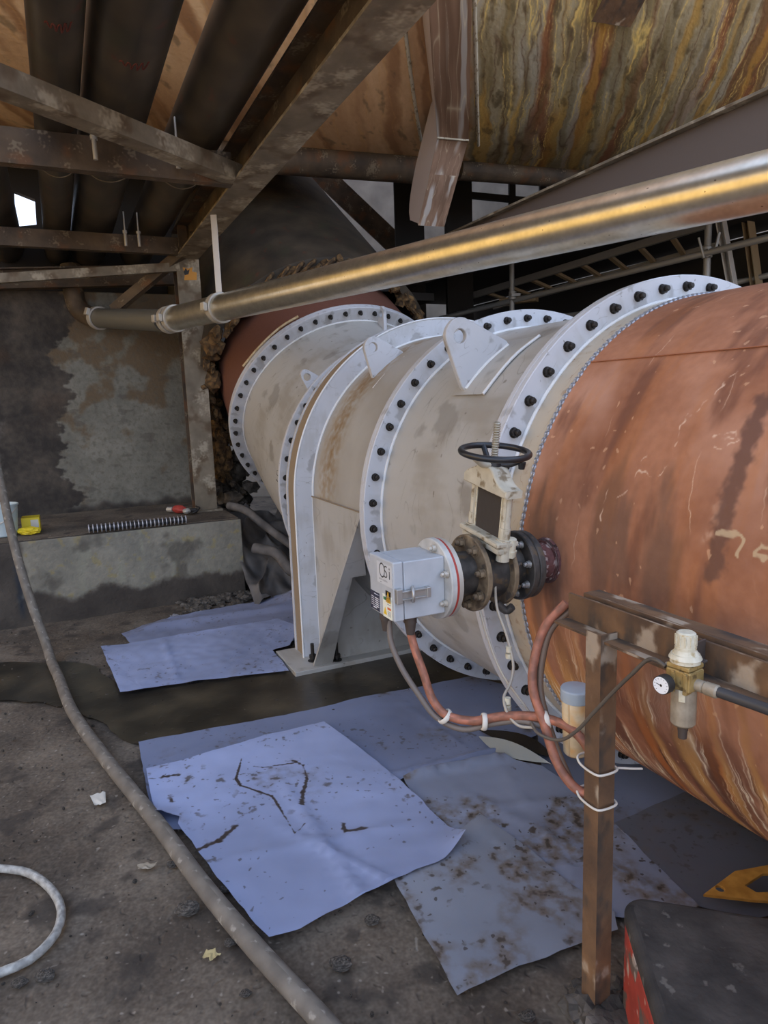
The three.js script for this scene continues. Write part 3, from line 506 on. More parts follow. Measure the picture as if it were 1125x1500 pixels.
{ // goggle valve: horseshoe body on a base plate
  const g = ductThing('goggle_valve', 'white and grey horseshoe shaped valve body standing on a flat base plate', 'valve', [0, -1.004, -0.9]);
  const horse = (r, foot, n = 48) => { const p = [[-r, foot]]; for (let i = 0; i <= n; i++) { const a = Math.PI - Math.PI * i / n; p.push([r * Math.cos(a), r * Math.sin(a)]); } p.push([r, foot]); return p; };
  const rev = (p) => p.slice().reverse();
  const FT = -0.975;
  // thick rim: two flat faces and a dirty edge band between them
  dpart(g, 'rim_face', plate(horse(1.06, FT), 0.02, 0.002, [rev(horse(0.945, FT + 0.02))]).translate(0, 0, -0.905), mat({ map: flangePaint, roughness: 0.45 }));
  dpart(g, 'rim_back', plate(horse(1.06, FT), 0.02, 0.002, [rev(horse(0.9, FT + 0.02))]).translate(0, 0, -1.055), M.flange);
  const band = (r, w0, w1, n = 60) => grid(n + 2, 1, (s, t) => { const k = s * (n + 2); let x, y, l; if (k < 1) { x = -r; y = lerp(FT, 0, k); l = k * 0.975; } else if (k > n + 1) { x = r; y = lerp(0, FT, k - n - 1); l = 0.975 + Math.PI * r + (k - n - 1); } else { const a = Math.PI * (1 - (k - 1) / n); x = r * Math.cos(a); y = r * Math.sin(a); l = 0.975 + (Math.PI - a) * r; } return [x, y, lerp(w0, w1, t), l, lerp(w0, w1, t) + 1.1]; });
  dpart(g, 'edge_band', band(1.052, -1.04, -0.90), M.rim, 'dirty brown edge band');
  dpart(g, 'rim_weld', tube([...horse(1.06, FT, 40).map(([x, y]) => [x, y, -0.884])], 0.006, 160, 6), M.weld);
  dpart(g, 'body_weld', tube([...horse(0.948, FT, 40).map(([x, y]) => [x, y, -0.880])], 0.008, 160, 6), M.weld);
  // upper half cylinder reaching the front flange, straight cheeks below it cut on a slope
  const shellGeo = grid(80, 2, (s, t) => { const a = Math.PI * (1 - s) , w = lerp(-0.89, -0.03, t); return [0.945 * Math.cos(a), 0.945 * Math.sin(a), w, 0.975 + (Math.PI - a) * 0.945, w + 0.91]; });
  dpart(g, 'upper_shell', shellGeo, M.valve);
  const lower = grid(60, 2, (s, t) => { const a = Math.PI + Math.PI * s, w = lerp(-0.89, -0.03, t); return [0.9 * Math.cos(a), 0.9 * Math.sin(a), w, 0.9 * a, w + 0.96]; });
  dpart(g, 'throat', lower, M.grey);
  for (const sd of [-1, 1]) {
    const cheek = plate([[-0.89, FT], [-0.72, FT], [-0.09, 0.0], [-0.09, 0.012], [-0.89, 0.012]], 0.012, 0.001);   // (w, v)
    dpart(g, 'cheek', cheek.rotateY(-Math.PI / 2).translate(sd * 0.947 + 0.006, 0, 0), M.grey);
    dpart(g, 'cheek_seam', tube([[sd * 0.955, 0.014, -0.88], [sd * 0.955, 0.014, -0.05]], 0.004, 8, 6), M.rim);
  }
  // sloped A shaped stiffener on either side: a leg, widening to the throat above its crossbar
  for (const sd of [-1, 1]) {
    const L = (u, v) => { const k = (v - FT) / -FT; return [sd * u, v, lerp(-0.715, -0.085, k)]; };
    const leg = [[1.055, FT], [0.985, 0.0], [0.955, 0.0], [0.9, -0.25], [0.865, -0.36], [0.955, -0.36], [0.935, FT]];
    const f = leg.map((p) => L(...p)), tri = THREE.ShapeUtils.triangulateShape(leg.map((p) => new THREE.Vector2(...p)), []), pos = [], uvs = [];
    const push = (a, dz) => { pos.push(a[0], a[1] - dz * 0.84, a[2] + dz * 0.54); uvs.push(a[0], a[1]); };
    for (const t of tri) { for (const k of t) push(f[k], 0); for (const k of [...t].reverse()) push(f[k], -0.014); }
    for (let i = 0; i < f.length; i++) { const a = f[i], b = f[(i + 1) % f.length]; push(a, 0); push(b, 0); push(b, -0.014); push(a, 0); push(b, -0.014); push(a, -0.014); }
    const bg = new THREE.BufferGeometry(); bg.setAttribute('position', new THREE.Float32BufferAttribute(pos, 3)); bg.setAttribute('uv', new THREE.Float32BufferAttribute(uvs, 2)); bg.computeVertexNormals();
    dpart(g, 'stiffener', bg, M.grey);
  }
  dpart(g, 'rear_throat', grid(80, 1, (s, t) => { const a = s * 2 * Math.PI; return [0.92 * Math.cos(a), 0.92 * Math.sin(a), lerp(-1.40, -1.05, t), a, t * 0.35]; }), M.grey);
  dpart(g, 'front_panel', plate([[-0.935, FT], [0.935, FT], [0.935, -0.05], [-0.935, -0.05]], 0.014, 0, [rev(circlePts(0, 0, 0.88, 60))]).translate(0, 0, -0.775), M.grey);
  dpart(g, 'base_plate', bx(-1.18, 1.18, -1.004, FT, -1.08, -0.68, 0.004), M.grey);
  for (const [u, w] of [[-1.03, -0.80], [-0.9, -0.735]]) {
    const b = merge(new THREE.CylinderGeometry(0.011, 0.011, 0.11, 12).translate(u, FT + 0.055, w), new THREE.CylinderGeometry(0.022, 0.022, 0.022, 6).translate(u, FT + 0.03, w), new THREE.CylinderGeometry(0.03, 0.03, 0.004, 16).translate(u, FT + 0.004, w));
    dpart(g, 'anchor_bolt', b, M.bolt);
  }
  dpart(g, 'lifting_eye', across(eyePlate(0.24, 0.2), 0.925, 126, -0.62), M.flange);
  dpart(g, 'weld_line', tube([[-0.70, 0.63, -0.5], [-0.62, 0.706, -0.5], [-0.50, 0.796, -0.5]], 0.006, 20, 6), M.weld);
  dpart(g, 'front_flange', ringZ(0.9, 0.998, -0.062, -0.034), M.flange);
}

{ // spool between the third and fourth flange
  const g = ductThing('spool_duct', 'short grey duct spool with a large lifting eye between two bolted flanges', 'duct', [0, -1.004, 0.5]);
  dpart(g, 'shell', grid(96, 4, (s, t) => { const a = s * 2 * Math.PI; return [0.905 * Math.cos(a), 0.905 * Math.sin(a), lerp(-0.02, 0.95, t), a * 0.905, t]; }), M.grey);
  const f = dpart(g, 'rear_flange', ringZ(0.9, 1.0, -0.031, 0), M.flange);
  for (const k of [...Array(23).keys()].map((i) => i + 9)) { const a = (2.75 + 7.5 * k) * Math.PI / 180, o = new THREE.Mesh(nutGeo, M.bolt); o.name = 'bolt'; o.castShadow = o.receiveShadow = true; o.position.set(RB * Math.cos(a), RB * Math.sin(a) + 1.004, -0.5); o.rotation.z = k; f.add(o); }
  for (const k of [32, 33, 34, 35]) { const a = (2.75 + 7.5 * k) * Math.PI / 180, o = new THREE.Mesh(nutGeo, M.bolt); o.name = 'bolt'; o.castShadow = o.receiveShadow = true; o.position.set(RB * Math.cos(a), RB * Math.sin(a) + 1.004, -0.5); o.rotation.z = k; f.add(o); }
  dpart(g, 'weld', new THREE.TorusGeometry(0.908, 0.008, 8, 130).translate(0, 0, 0.004), M.weld);
  dpart(g, 'front_flange', ringZ(0.9, 0.998, 0.938, 0.966), M.flange);
  const pad = grid(24, 1, (s, t) => { const a = lerp(118, 141, s) * Math.PI / 180; return [0.913 * Math.cos(a), 0.913 * Math.sin(a), lerp(0.36, 0.60, t), s * 0.4, t * 0.24]; });
  const eye = dpart(g, 'lifting_eye', across(eyePlate(0.3, 0.26, 0.03), 0.895, 130, 0.42), M.flange);
  dpart(g, 'doubler_pad', pad, M.grey);
  const at = (d, w) => [0.914 * Math.cos(d * Math.PI / 180), 0.914 * Math.sin(d * Math.PI / 180), w];
  dpart(g, 'pad_weld', tube([at(141, 0.6), at(133, 0.605), at(126, 0.6), at(118, 0.6)], 0.007, 30, 6), M.weld);
  dpart(g, 'eye_weld', tube([at(139, 0.436), at(130, 0.436), at(121, 0.436)], 0.008, 20, 6), M.weld);
  dpart(g, 'hose_bracket', bx(-0.66, -0.6, -0.6, -0.585, 0.9, 0.93), M.paper);
}

{ // rusty pipe nearest the camera
  const g = ductThing('rusty_pipe', 'large rusty orange pipe streaked with pale drips, welded to a white bolted flange', 'pipe', [0, -1.004, 2.4]);
  dpart(g, 'shell', grid(160, 40, (s, t) => { const a = Math.PI / 2 + s * 2 * Math.PI, w = lerp(1.115, 4.5, t); return [0.91 * Math.cos(a), 0.91 * Math.sin(a), w, w - 1.1, s * RC]; }), M.rust);
  const f = dpart(g, 'flange', ringZ(0.9, 1.0, 0.97, 1.0), M.flange, 'white painted flange ring');
  for (let k = 9; k <= 36; k++) { const a = (2.75 + 7.5 * k) * Math.PI / 180, o = new THREE.Mesh(nutGeo, M.bolt); o.name = 'bolt'; o.castShadow = o.receiveShadow = true; o.position.set(RB * Math.cos(a), RB * Math.sin(a) + 1.004, 1.0 - 2.4); o.rotation.z = k; f.add(o); }
  dpart(g, 'stub', grid(96, 2, (s, t) => { const a = s * 2 * Math.PI; return [0.907 * Math.cos(a), 0.907 * Math.sin(a), lerp(0.99, 1.12, t), a * 0.907, t * 0.13]; }), M.stub, 'dusty cream stub welded to the flange');
  dpart(g, 'flange_weld', new THREE.TorusGeometry(0.911, 0.007, 8, 130).translate(0, 0, 1.004), M.weld);
  const bead = [];
  for (let i = 0; i < 240; i++) { const a = i / 240 * 2 * Math.PI; bead.push(new THREE.IcosahedronGeometry(0.0125, 1).scale(0.8, 1.15, 0.8).rotateZ(a).translate(0.9095 * Math.cos(a), 0.9095 * Math.sin(a), 1.118 + rr(-0.002, 0.002))); }
  dpart(g, 'weld_bead', merge(...bead), M.weldBead, 'silvery rippled weld bead');
  dpart(g, 'seam', tube([[-0.622, 0.668, 1.13], [-0.622, 0.668, 4.4]], 0.0022, 4, 6), mat({ color: rgb(158, 102, 74), roughness: 0.8 }));
  // nozzle for the sensor
  const noz = toX(latheZ([[0.05, 0], [0.062, 0], [0.058, 0.02], [0.055, 0.05], [0.06, 0.085], [0.05, 0.085]], 32)).rotateY(Math.PI).translate(-0.9, 0.042, 1.254);
  dpart(g, 'nozzle', noz, M.purple, 'crusted purple brown nozzle');
  dpart(g, 'nozzle_weld', new THREE.TorusGeometry(0.062, 0.012, 10, 40).rotateY(Math.PI / 2).translate(-0.908, 0.042, 1.254), M.purple);
}

{ // rear pipe going up behind the elbow: rusty collar, then lagged black duct
  const al = 34.4 * Math.PI / 180, P0 = [0.466, -2.712];
  const g = ductThing('lagged_duct', 'soot black lagged duct rising behind the elbow, rusty collar and torn lagging', 'duct', [0, 0, -4]);
  const place = (geo) => geo.rotateX(al).translate(0, P0[0], P0[1]);
  dpart(g, 'collar', place(latheZ([[0.93, -0.78], [0.95, -0.06], [0.90, -0.06]], 90)), M.collar, 'rusty brown collar');
  dpart(g, 'cladding', place(latheZ([[1.0, -4.2], [1.12, -4.2], [1.12, -0.66], [1.05, -0.64]], 90)), M.blackDuct);
  // torn lagging round the lip
  const lag = [];
  for (let i = 0; i < 210; i++) { const a = i / 210 * 2 * Math.PI + rr(-0.03, 0.03); lag.push(shard(rr(0.03, 0.1), rr(0.3, 1), 1, rr(0.3, 1)).rotateX(rr(0, 6)).rotateZ(a).translate((1.05 + rr(-0.05, 0.04)) * Math.cos(a), (1.05 + rr(-0.05, 0.04)) * Math.sin(a), -0.63 + rr(-0.08, 0.07))); }
  const l = dpart(g, 'torn_lagging', place(merge(...lag)), M.insul, 'ragged tan insulation'); l.userData.kind = 'stuff';
  const flap = []; for (let k = 0; k < 6; k++) { const a = (86 + k * 7 + rr(-2, 2)) * Math.PI / 180; flap.push(tube([[1.1 * Math.cos(a), 1.1 * Math.sin(a), -0.66], [1.13 * Math.cos(a + 0.05), 1.13 * Math.sin(a + 0.05), -0.56], [1.06 * Math.cos(a + 0.16), 1.06 * Math.sin(a + 0.16), -0.52 - rr(0, 0.06)]], 0.018, 14, 6)); }
  dpart(g, 'loose_strip', place(merge(...flap)), M.insul);
  dpart(g, 'hanging_strip', place(tube([[-0.5, 0.86, -0.1], [-0.62, 0.76, -0.12], [-0.78, 0.6, -0.1], [-0.9, 0.42, -0.1]], 0.011, 24, 6)), M.cup);
}

// ================================================================ overhead
const VA = V(0.951, 0, -0.309), VB = V(0.309, 0, 0.951);
const ves = (a, r, deg, shear = 0) => { const p = deg * Math.PI / 180, b = -6.07 + r * Math.sin(p), y = 6.72 - r * Math.cos(p), aa = a - shear * 3 * Math.sin(p); return [VA.x * aa + VB.x * b, y, VA.z * aa + VB.z * b]; };
{
  const g = thing('furnace_vessel', 'huge round bellied vessel overhead, rust orange at one end, yellow drips at the other', 'vessel', [VB.x * -6.07, 3.7, VB.z * -6.07]);
  const vp = (name, geo, m, label) => part(name, geo.translate(-g.position.x, -g.position.y, -g.position.z), m, g, label);
  vp('shell', grid(60, 100, (s, t) => { const a = lerp(-3.2, 9, s), d = lerp(-180, 180, t); const p = ves(a, 3, d); return [...p, a + 7 + 0.45 * 3 * Math.sin(d * Math.PI / 180), 3 * (d + 12) * Math.PI / 180]; }), M.vessel);
  // box stiffener hugging the shell and hanging past its underside
  const path = []; for (let d = 75; d >= 14; d -= 4) path.push({ p: ves(2.75, 3.3, d, 0.5), q: ves(2.75, 2.98, d, 0.5) });
  const e0 = path[path.length - 1].p;
  for (let k = 1; k <= 8; k++) { const t = k / 8, dp = 0.40 * Math.sqrt(Math.max(0, 1 - t * t * t)) + 0.01, P = [lerp(e0[0], 0.47, t), lerp(e0[1], 2.955, t), lerp(e0[2], -5.905, t)]; path.push({ p: P, q: [P[0] - VB.x * dp, P[1] + 0.02, P[2] - VB.z * dp] }); }
  const n = path.length - 1, W = (i) => (i > 15 ? 0.128 - 0.014 * (i - 15) / 8 : lerp(0.175, 0.13, i / 15));
  const side = (sg) => grid(n, 1, (s, t) => { const k = Math.round(s * n), c = path[k], w = W(k), b = t ? c.q : c.p; return [b[0] + VA.x * w * sg, b[1], b[2] + VA.z * w * sg, t * 0.3, k * 0.22]; });
  const face = (key, x = 1) => grid(n, 1, (s, t) => { const k = Math.round(s * n), b = path[k][key], w = W(k) * (t * 2 - 1) * x; return [b[0] + VA.x * w, b[1], b[2] + VA.z * w, t * 0.3, k * 0.22]; });
  const rb = vp('stiffener', merge(face('p'), face('q'), side(1)), M.rib, 'brown box stiffener with white runs');
  const sd = vp('stiffener_edge', side(-1.01), mat({ color: rgb(176, 160, 148), roughness: 0.6 }), 'pale worn edge plate');
  const mid = path[15].p; // weld across the stiffener where the hanging end begins
  vp('stiffener_weld', tube([-1, 0, 1].map((k) => [mid[0] + VA.x * 0.13 * k, mid[1], mid[2] + VA.z * 0.13 * k + 0.01]), 0.008, 8, 6), M.cream);
  for (const k of [-0.26, 0.23]) vp('seam_strip', tube([...Array(14).keys()].map((i) => ves(2.75 + k * (1 + 0.1 * i / 14), 3.005, 70 - i * 5, 0.5)), 0.014, 60, 6), M.cream);
  // skirt along the underside
  const sk = (a0, a1, r, m, nm, y) => vp(nm, tube([...Array(7).keys()].map((i) => { const p = ves(lerp(a0, a1, i / 6), 3.0, -4.0); return [p[0], p[1] + y, p[2]]; }), r, 40, 20), m);
  sk(0.6, 2.66, 0.13, M.steel, 'skirt_pipe', -0.07);
  sk(2.9, 4.6, 0.1, M.steel, 'skirt_pipe', -0.045);
  vp('access_cover', grid(6, 6, (s, t) => [...ves(lerp(3.1, 3.42, s) , 3.05, lerp(31, 42, t)), s * 0.3, t * 0.5]), M.rustDark, 'rust brown cover patch');
}
{ // girder at the right, running along the duct
  const g = ductThing('girder', 'plain dark grey girder running under the vessel at the right', 'girder', [1.2, 1.8, -1.0]);
  dpart(g, 'web', bx(1.2, 1.23, 1.775, 2.05, -4.6, 1.8, 0.002), M.girder);
  dpart(g, 'top_flange', bx(1.15, 1.35, 2.05, 2.068, -4.6, 1.8, 0.002), M.dusty);
  dpart(g, 'bottom_flange', bx(1.19, 1.35, 1.755, 1.775, -4.6, 1.8, 0.002), M.girder);
}
{ // gantry beams on the column
  const b = ductThing('gantry_beam', 'heavy I beam overhead with crusted grey underside, landing on the steel column', 'beam', [-1.16, 1.8, -1]);
  dpart(b, 'web', bx(-1.166, -1.154, 1.812, 2.02, -3.3, 2.8, 0.001), M.steel);
  dpart(b, 'bottom_flange', bx(-1.255, -1.065, 1.8, 1.815, -3.3, 2.8, 0.002), M.dusty, 'flange crusted with pale grey dust');
  dpart(b, 'top_flange', bx(-1.255, -1.065, 2.015, 2.03, -3.3, 2.8, 0.002), M.steel);
  dpart(b, 'end_plate', bx(-1.255, -1.18, 1.815, 2.015, -3.0, -2.985, 0.002), M.steel);
  const bl = dpart(b, 'bolt', toX(discZ(0.03, 0, 0.03, 6)).rotateY(Math.PI).translate(-1.166, 1.9, -2.8), M.steel);
  const beamAt = (name, label, w, v, h, u0, u1, parts) => {
    const g = ductThing(name, label, 'beam', [(u0 + u1) / 2, v, w]);
    dpart(g, 'channel', beam(cProfile(0.07, h, 0.01), [u0, v, w], [u1, v, w]).translate(0, 0, 0), M.steel);
    return g;
  };
  const c1 = beamAt('cross_beam', 'upper sooty channel beam crossing under the black pipes, nearest the camera', -1.1, 1.795, 0.17, -3.6, -1.25);
  const c2 = beamAt('cross_beam', 'further sooty channel beam crossing under the black pipes toward the column head', -3.05, 1.80, 0.13, -3.9, -1.25);
  for (const [g, w, list] of [[c1, -1.1, [[-1.97, 0], [-1.56, 0.1]]], [c2, -3.05, [[-1.66, 0], [-1.56, 0.02]]]])
    for (const [u, k] of list) dpart(g, 'hanger_bolt', merge(new THREE.CylinderGeometry(0.006, 0.006, 0.22, 10).translate(u, 1.97, w + 0.085), new THREE.CylinderGeometry(0.02, 0.02, 0.02, 6).translate(u, 1.93, w + 0.085), new THREE.CylinderGeometry(0.012, 0.012, 0.11, 10).translate(u, 1.88, w + 0.085)), M.clamp);
  const d = ductThing('diagonal_brace', 'crusted angle iron brace slanting across below the black pipes', 'brace', [-1.8, 1.83, -0.7]);
  dpart(d, 'angle', beam(lProfile(0.11, 0.09, 0.01), [-3.4, 1.80, 0.55], [-1.2, 1.80, -1.05]), M.dusty);
  const e = ductThing('low_brace', 'thin dusty brace bar under the further channel beam', 'brace', [-2.2, 1.6, -3.2]);
  dpart(e, 'bar', beam(lProfile(0.06, 0.07, 0.008), [-3.8, 1.42, -3.2], [-1.22, 1.70, -3.2]), M.dusty);
  const f = ductThing('wall_head_beam', 'broad dark beam along the head of the rear wall', 'beam', [-2.4, 1.55, -3.9]);
  dpart(f, 'beam', beam(iProfile(0.12, 0.17, 0.012, 0.01), [-4.4, 1.49, -3.85], [-0.98, 1.70, -3.85]), M.steel);
  const k = ductThing('knee_brace', 'short dark knee brace slanting into the column below the beam', 'brace', [-1.5, 1.3, -3.3]);
  dpart(k, 'angle', beam(lProfile(0.08, 0.08, 0.008), [-1.75, 1.38, -3.5], [-1.16, 1.84, -3.1]), M.steel);
}
{ // four black pipes along the gantry
  const P = [['leftmost of the black overhead pipes, mostly outside the frame', -2.56, 0.15], ['thin black overhead pipe with a red scrawl, second from the left', -2.13, 0.105], ['thick black overhead pipe between two orange gaps, third from the left', -1.845, 0.166], ['black overhead pipe with a pale blue sheen, next to the heavy I beam', -1.405, 0.148]];
  for (const [label, u, r] of P) {
    const g = ductThing('overhead_pipe', label, 'pipe', [u, 1.965 + r, -1.5], 'black pipes on the gantry');
    dpart(g, 'pipe', pipe([u, 1.966 + r, -4.7], [u, 1.966 + r, 2.8], r, 48), M.blackPipe);
    dpart(g, 'weld', new THREE.TorusGeometry(r, 0.006, 6, 48).translate(u, 1.966 + r, -1.85), M.dusty);
    if (u === -2.13 || u === -1.845) { // scrawl of red paint on the underside
      const w0 = u === -2.13 ? -0.04 : -0.25, k = u === -2.13 ? 0.8 : 1, pts = [];
      for (let i = 0; i <= 14; i++) { const du = k * lerp(-0.055, 0.055, i / 14), dw = 0.028 * Math.sin(i * 1.9) + 0.012 * Math.sin(i * 4.1); pts.push([u + du, 1.966 + r - Math.sqrt(r * r - du * du) , w0 + dw]); }
      dpart(g, 'red_scrawl', tube(pts, 0.0035, 80, 5), mat({ color: rgb(112, 56, 46), roughness: 0.8 }), 'faded red scrawl');
    }
    dpart(g, 'pipe_end', discZ(r * 0.98, -4.9, -4.7), M.soot);
  }
}
{ // column on the plinth
  const g = ductThing('steel_column', 'dusty grey steel column on the concrete plinth with a torn yellow sticker', 'column', [-1.155, -0.37, -3.2]);
  dpart(g, 'flange', bx(-1.25, -1.06, -0.36, 1.8, -3.22, -3.205, 0.002), mat({ map: dustySteelTex, roughness: 0.8 }));
  dpart(g, 'web', bx(-1.16, -1.15, -0.36, 1.8, -3.39, -3.215, 0.002), M.steel);
  dpart(g, 'flange', bx(-1.25, -1.06, -0.36, 1.8, -3.40, -3.385, 0.002), M.steel);
  dpart(g, 'base_plate', bx(-1.29, -1.02, -0.364, -0.345, -3.44, -3.16, 0.002), M.dusty);
  const st = plate([[-0.05, -0.055], [0.055, -0.05], [0.06, 0.01], [0.02, 0.02], [0.03, 0.055], [-0.01, 0.04], [-0.055, 0.05], [-0.04, 0.0]], 0.002, 0).translate(-1.145, 1.68, -3.204);
  const s = dpart(g, 'hazard_sticker', st, M.amber, 'torn amber hazard sticker');
  dpart(g, 'sticker_mark', plate([[-0.04, 0.005], [-0.02, 0.04], [-0.008, 0.018], [0.012, 0.03], [0.0, -0.01], [-0.03, -0.02]], 0.001, 0).translate(-1.155, 1.685, -3.2015), M.dark);
}
{ // galvanised pipe crossing in front
  const A = V(-1.556, 2.224, -5.353), dir = V(2.735, -0.051, 3.18).normalize(), at = (t) => A.clone().addScaledVector(dir, t).toArray();
  const g = thing('galvanised_pipe', 'long galvanised pipe crossing above the ducts, shining gold along its flank', 'pipe', at(2));
  const gp = (name, geo, m, label) => part(name, geo.translate(-g.position.x, -g.position.y, -g.position.z), m, g, label);
  gp('pipe', pipe(at(0.05), at(6.2), 0.0875, 64), M.galv);
  const q = new THREE.Quaternion().setFromUnitVectors(V(0, 0, 1), dir);
  const cl = (t, name) => {
    const mk = (geo) => geo.applyQuaternion(q).translate(...at(t));
    gp(name, mk(merge(ringZ(0.088, 0.101, -0.028, 0.028, 48), box(0.02, 0.05, 0.05, 0.003).translate(-0.115, 0.0, 0.0), box(0.014, 0.05, 0.05, 0.003).translate(-0.125, 0.005, 0))), M.clamp, 'pale pipe clamp');
  };
  cl(-0.02, 'coupling_clamp'); cl(0.07, 'coupling_clamp'); cl(0.78, 'hanger_clamp');
  for (const t of [-0.02, 0.07]) gp('clamp_bolt', discZ(0.018, 0, 0.02, 6).applyQuaternion(q).translate(at(t)[0] - 0.1, at(t)[1], at(t)[2] + 0.05), M.bolt);
  const h = at(0.78);
  gp('hanger_strap', bx(h[0] - 0.02, h[0] + 0.02, h[1] + 0.095, 2.83, h[2] - 0.006, h[2] + 0.006), M.strap, 'white flat strap');
  const s = thing('elbow_pipe', 'old grey pipe length with a clamped elbow feeding the galvanised pipe', 'pipe', [-2.05, 2.3, -5.85]);
  const sp = (name, geo, m) => part(name, geo.translate(-s.position.x, -s.position.y, -s.position.z), m, s);
  const a = [-1.63, 2.226, -5.42], b = [-2.42, 2.36, -6.2];
  sp('pipe', pipe(a, b, 0.083, 40), M.oldPipe);
  sp('elbow', tube([b, [-2.55, 2.39, -6.32], [-2.66, 2.47, -6.36], [-2.70, 2.62, -6.38], [-2.71, 2.85, -6.40]], 0.085, 30, 24), M.steel);
  const dq = new THREE.Quaternion().setFromUnitVectors(V(0, 0, 1), V(-0.79, 0.134, -0.78).normalize());
  sp('clamp', merge(ringZ(0.086, 0.1, -0.03, 0.03, 40), box(0.03, 0.06, 0.05).translate(0.11, 0.02, 0)).applyQuaternion(dq).translate(-2.43, 2.362, -6.21), M.clamp);
}
{ // scaffolding behind the ducts
  const sc = (label, a, b, r, group) => { const o = solo('scaffold_tube', pipe(a, b, r, 16).translate(-a[0], -a[1], -a[2]), M.tube, label, 'tube', group); o.position.set(...a); return o; };
  sc('long grey scaffold ledger tube running behind the white flanges', [0.7, 2.48, -8.3], [3.3, 2.66, -4.55], 0.026);
  sc('scaffold upright standing behind the second to last flange', [1.385, 0, -7.24], [1.39, 2.92, -7.3], 0.026);
  sc('thin far scaffold upright just right of the torn lagging', [0.98, 0, -8.26], [1.0, 2.95, -8.33], 0.022);
  sc('thick scaffold upright behind the crown of the last flange', [2.58, 0, -5.55], [2.63, 2.96, -5.68], 0.027);
  sc('lower scaffold tube passing behind the crown of the last flange', [2.5, 2.4, -6.9], [3.85, 2.57, -5.75], 0.024);
  sc('short grey tube low in the dark behind the middle flange', [0.8, 2.38, -8.6], [2.3, 2.4, -7.4], 0.024);
  const k = thing('scaffold_coupler', 'scaffold coupler gripping the thick upright and the ledger', 'coupler', [2.6, 2.62, -5.62]);
  part('jaw', merge(ringZ(0.026, 0.04, -0.04, 0.04, 20).rotateX(Math.PI / 2), box(0.09, 0.03, 0.06).translate(0.02, 0.0, 0.04)), M.tube, k); part('wing_bolt', merge(new THREE.CylinderGeometry(0.009, 0.009, 0.16, 8).rotateZ(0.3).translate(-0.06, 0.03, 0.03), box(0.02, 0.12, 0.02).rotateZ(-0.2).translate(0.06, 0.08, 0.04)), M.tube, k);
  const k2 = thing('scaffold_coupler', 'scaffold coupler on the upright behind the second to last flange', 'coupler', [1.388, 2.57, -7.25]);
  part('jaw', merge(ringZ(0.026, 0.04, -0.04, 0.04, 20).rotateX(Math.PI / 2), box(0.09, 0.03, 0.06).translate(0.02, 0, 0.04)), M.tube, k2);
  const ch = (label, a, b, m) => { const g = thing('channel_post', label, 'post', a); part('channel', beam(cProfile(0.1, 0.055, 0.006), [0, 0, 0], [b[0] - a[0], b[1] - a[1], b[2] - a[2]]).rotateY(0), m, g); };
  ch('pale galvanised channel post left of the tan one, behind the last flange', [2.93, 2.2, -5.8], [2.81, 3.0, -5.92], M.strap);
  ch('tan channel post rightmost behind the last flange', [3.36, 2.2, -6.2], [3.27, 3.14, -6.36], M.wood);
  // ladder lying level under the platform
  const ld = thing('ladder', 'wooden ladder slung under the dark platform behind the ducts', 'ladder', [2.0, 2.75, -7.4]);
  const r0 = [V(1.05, 2.74, -8.55), V(2.9, 2.98, -6.3)], r1 = [V(1.45, 2.66, -8.8), V(3.2, 2.88, -6.75)], off = V(-2.0, -2.75, 7.4);
  for (const r of [r0, r1]) part('rail', beam([[-0.02, -0.035], [0.02, -0.035], [0.02, 0.035], [-0.02, 0.035]], r[0].clone().add(off).toArray(), r[1].clone().add(off).toArray()), M.tube, ld);
  for (let i = 1; i < 9; i++) { const a = r0[0].clone().lerp(r0[1], i / 9).add(off), b = r1[0].clone().lerp(r1[1], i / 9).add(off); part('rung', beam([[-0.022, -0.015], [0.022, -0.015], [0.022, 0.015], [-0.022, 0.015]], a.toArray(), b.toArray()), M.wood, ld); }
  const pk = thing('packing_board', 'short yellowish board lying behind the second to last flange', 'board', [1.6, 2.62, -8.0]); part('board', box(0.42, 0.06, 0.12).rotateY(-0.5), M.wood, pk);
}
{ // light steel frame in the gap under the vessel
  const f = (label, a, b, pr, m) => { const g = thing('frame_member', label, 'beam', a); part('bar', beam(pr, [0, 0, 0], [b[0] - a[0], b[1] - a[1], b[2] - a[2]]), m, g); };
  const rect = (w, h) => [[-w / 2, -h / 2], [w / 2, -h / 2], [w / 2, h / 2], [-w / 2, h / 2]];
  f('brown diagonal member showing in the gap right of the lagged duct', [-0.75, 4.6, -9.6], [0.75, 3.1, -9.4], rect(0.1, 0.26), M.steel);
  f('black upright behind the hanging end of the stiffener', [0.42, 2.4, -8.6], [0.42, 4.8, -8.6], rect(0.34, 0.24), M.soot);
  f('black upright right of the hanging end of the stiffener', [0.98, 2.4, -8.4], [0.98, 4.8, -8.4], rect(0.3, 0.22), M.soot);
  f('thin dark rail in the small gap above the girder', [1.0, 4.05, -9.0], [2.6, 3.85, -9.0], rect(0.07, 0.07), M.soot);
  f('thin dark stanchion in the small gap above the girder', [1.72, 3.4, -9.0], [1.72, 4.4, -9.0], rect(0.08, 0.08), M.soot);
  f('dark stanchion further right in the small gap above the girder', [2.1, 3.4, -9.0], [2.1, 4.4, -9.0], rect(0.08, 0.08), M.soot);
}

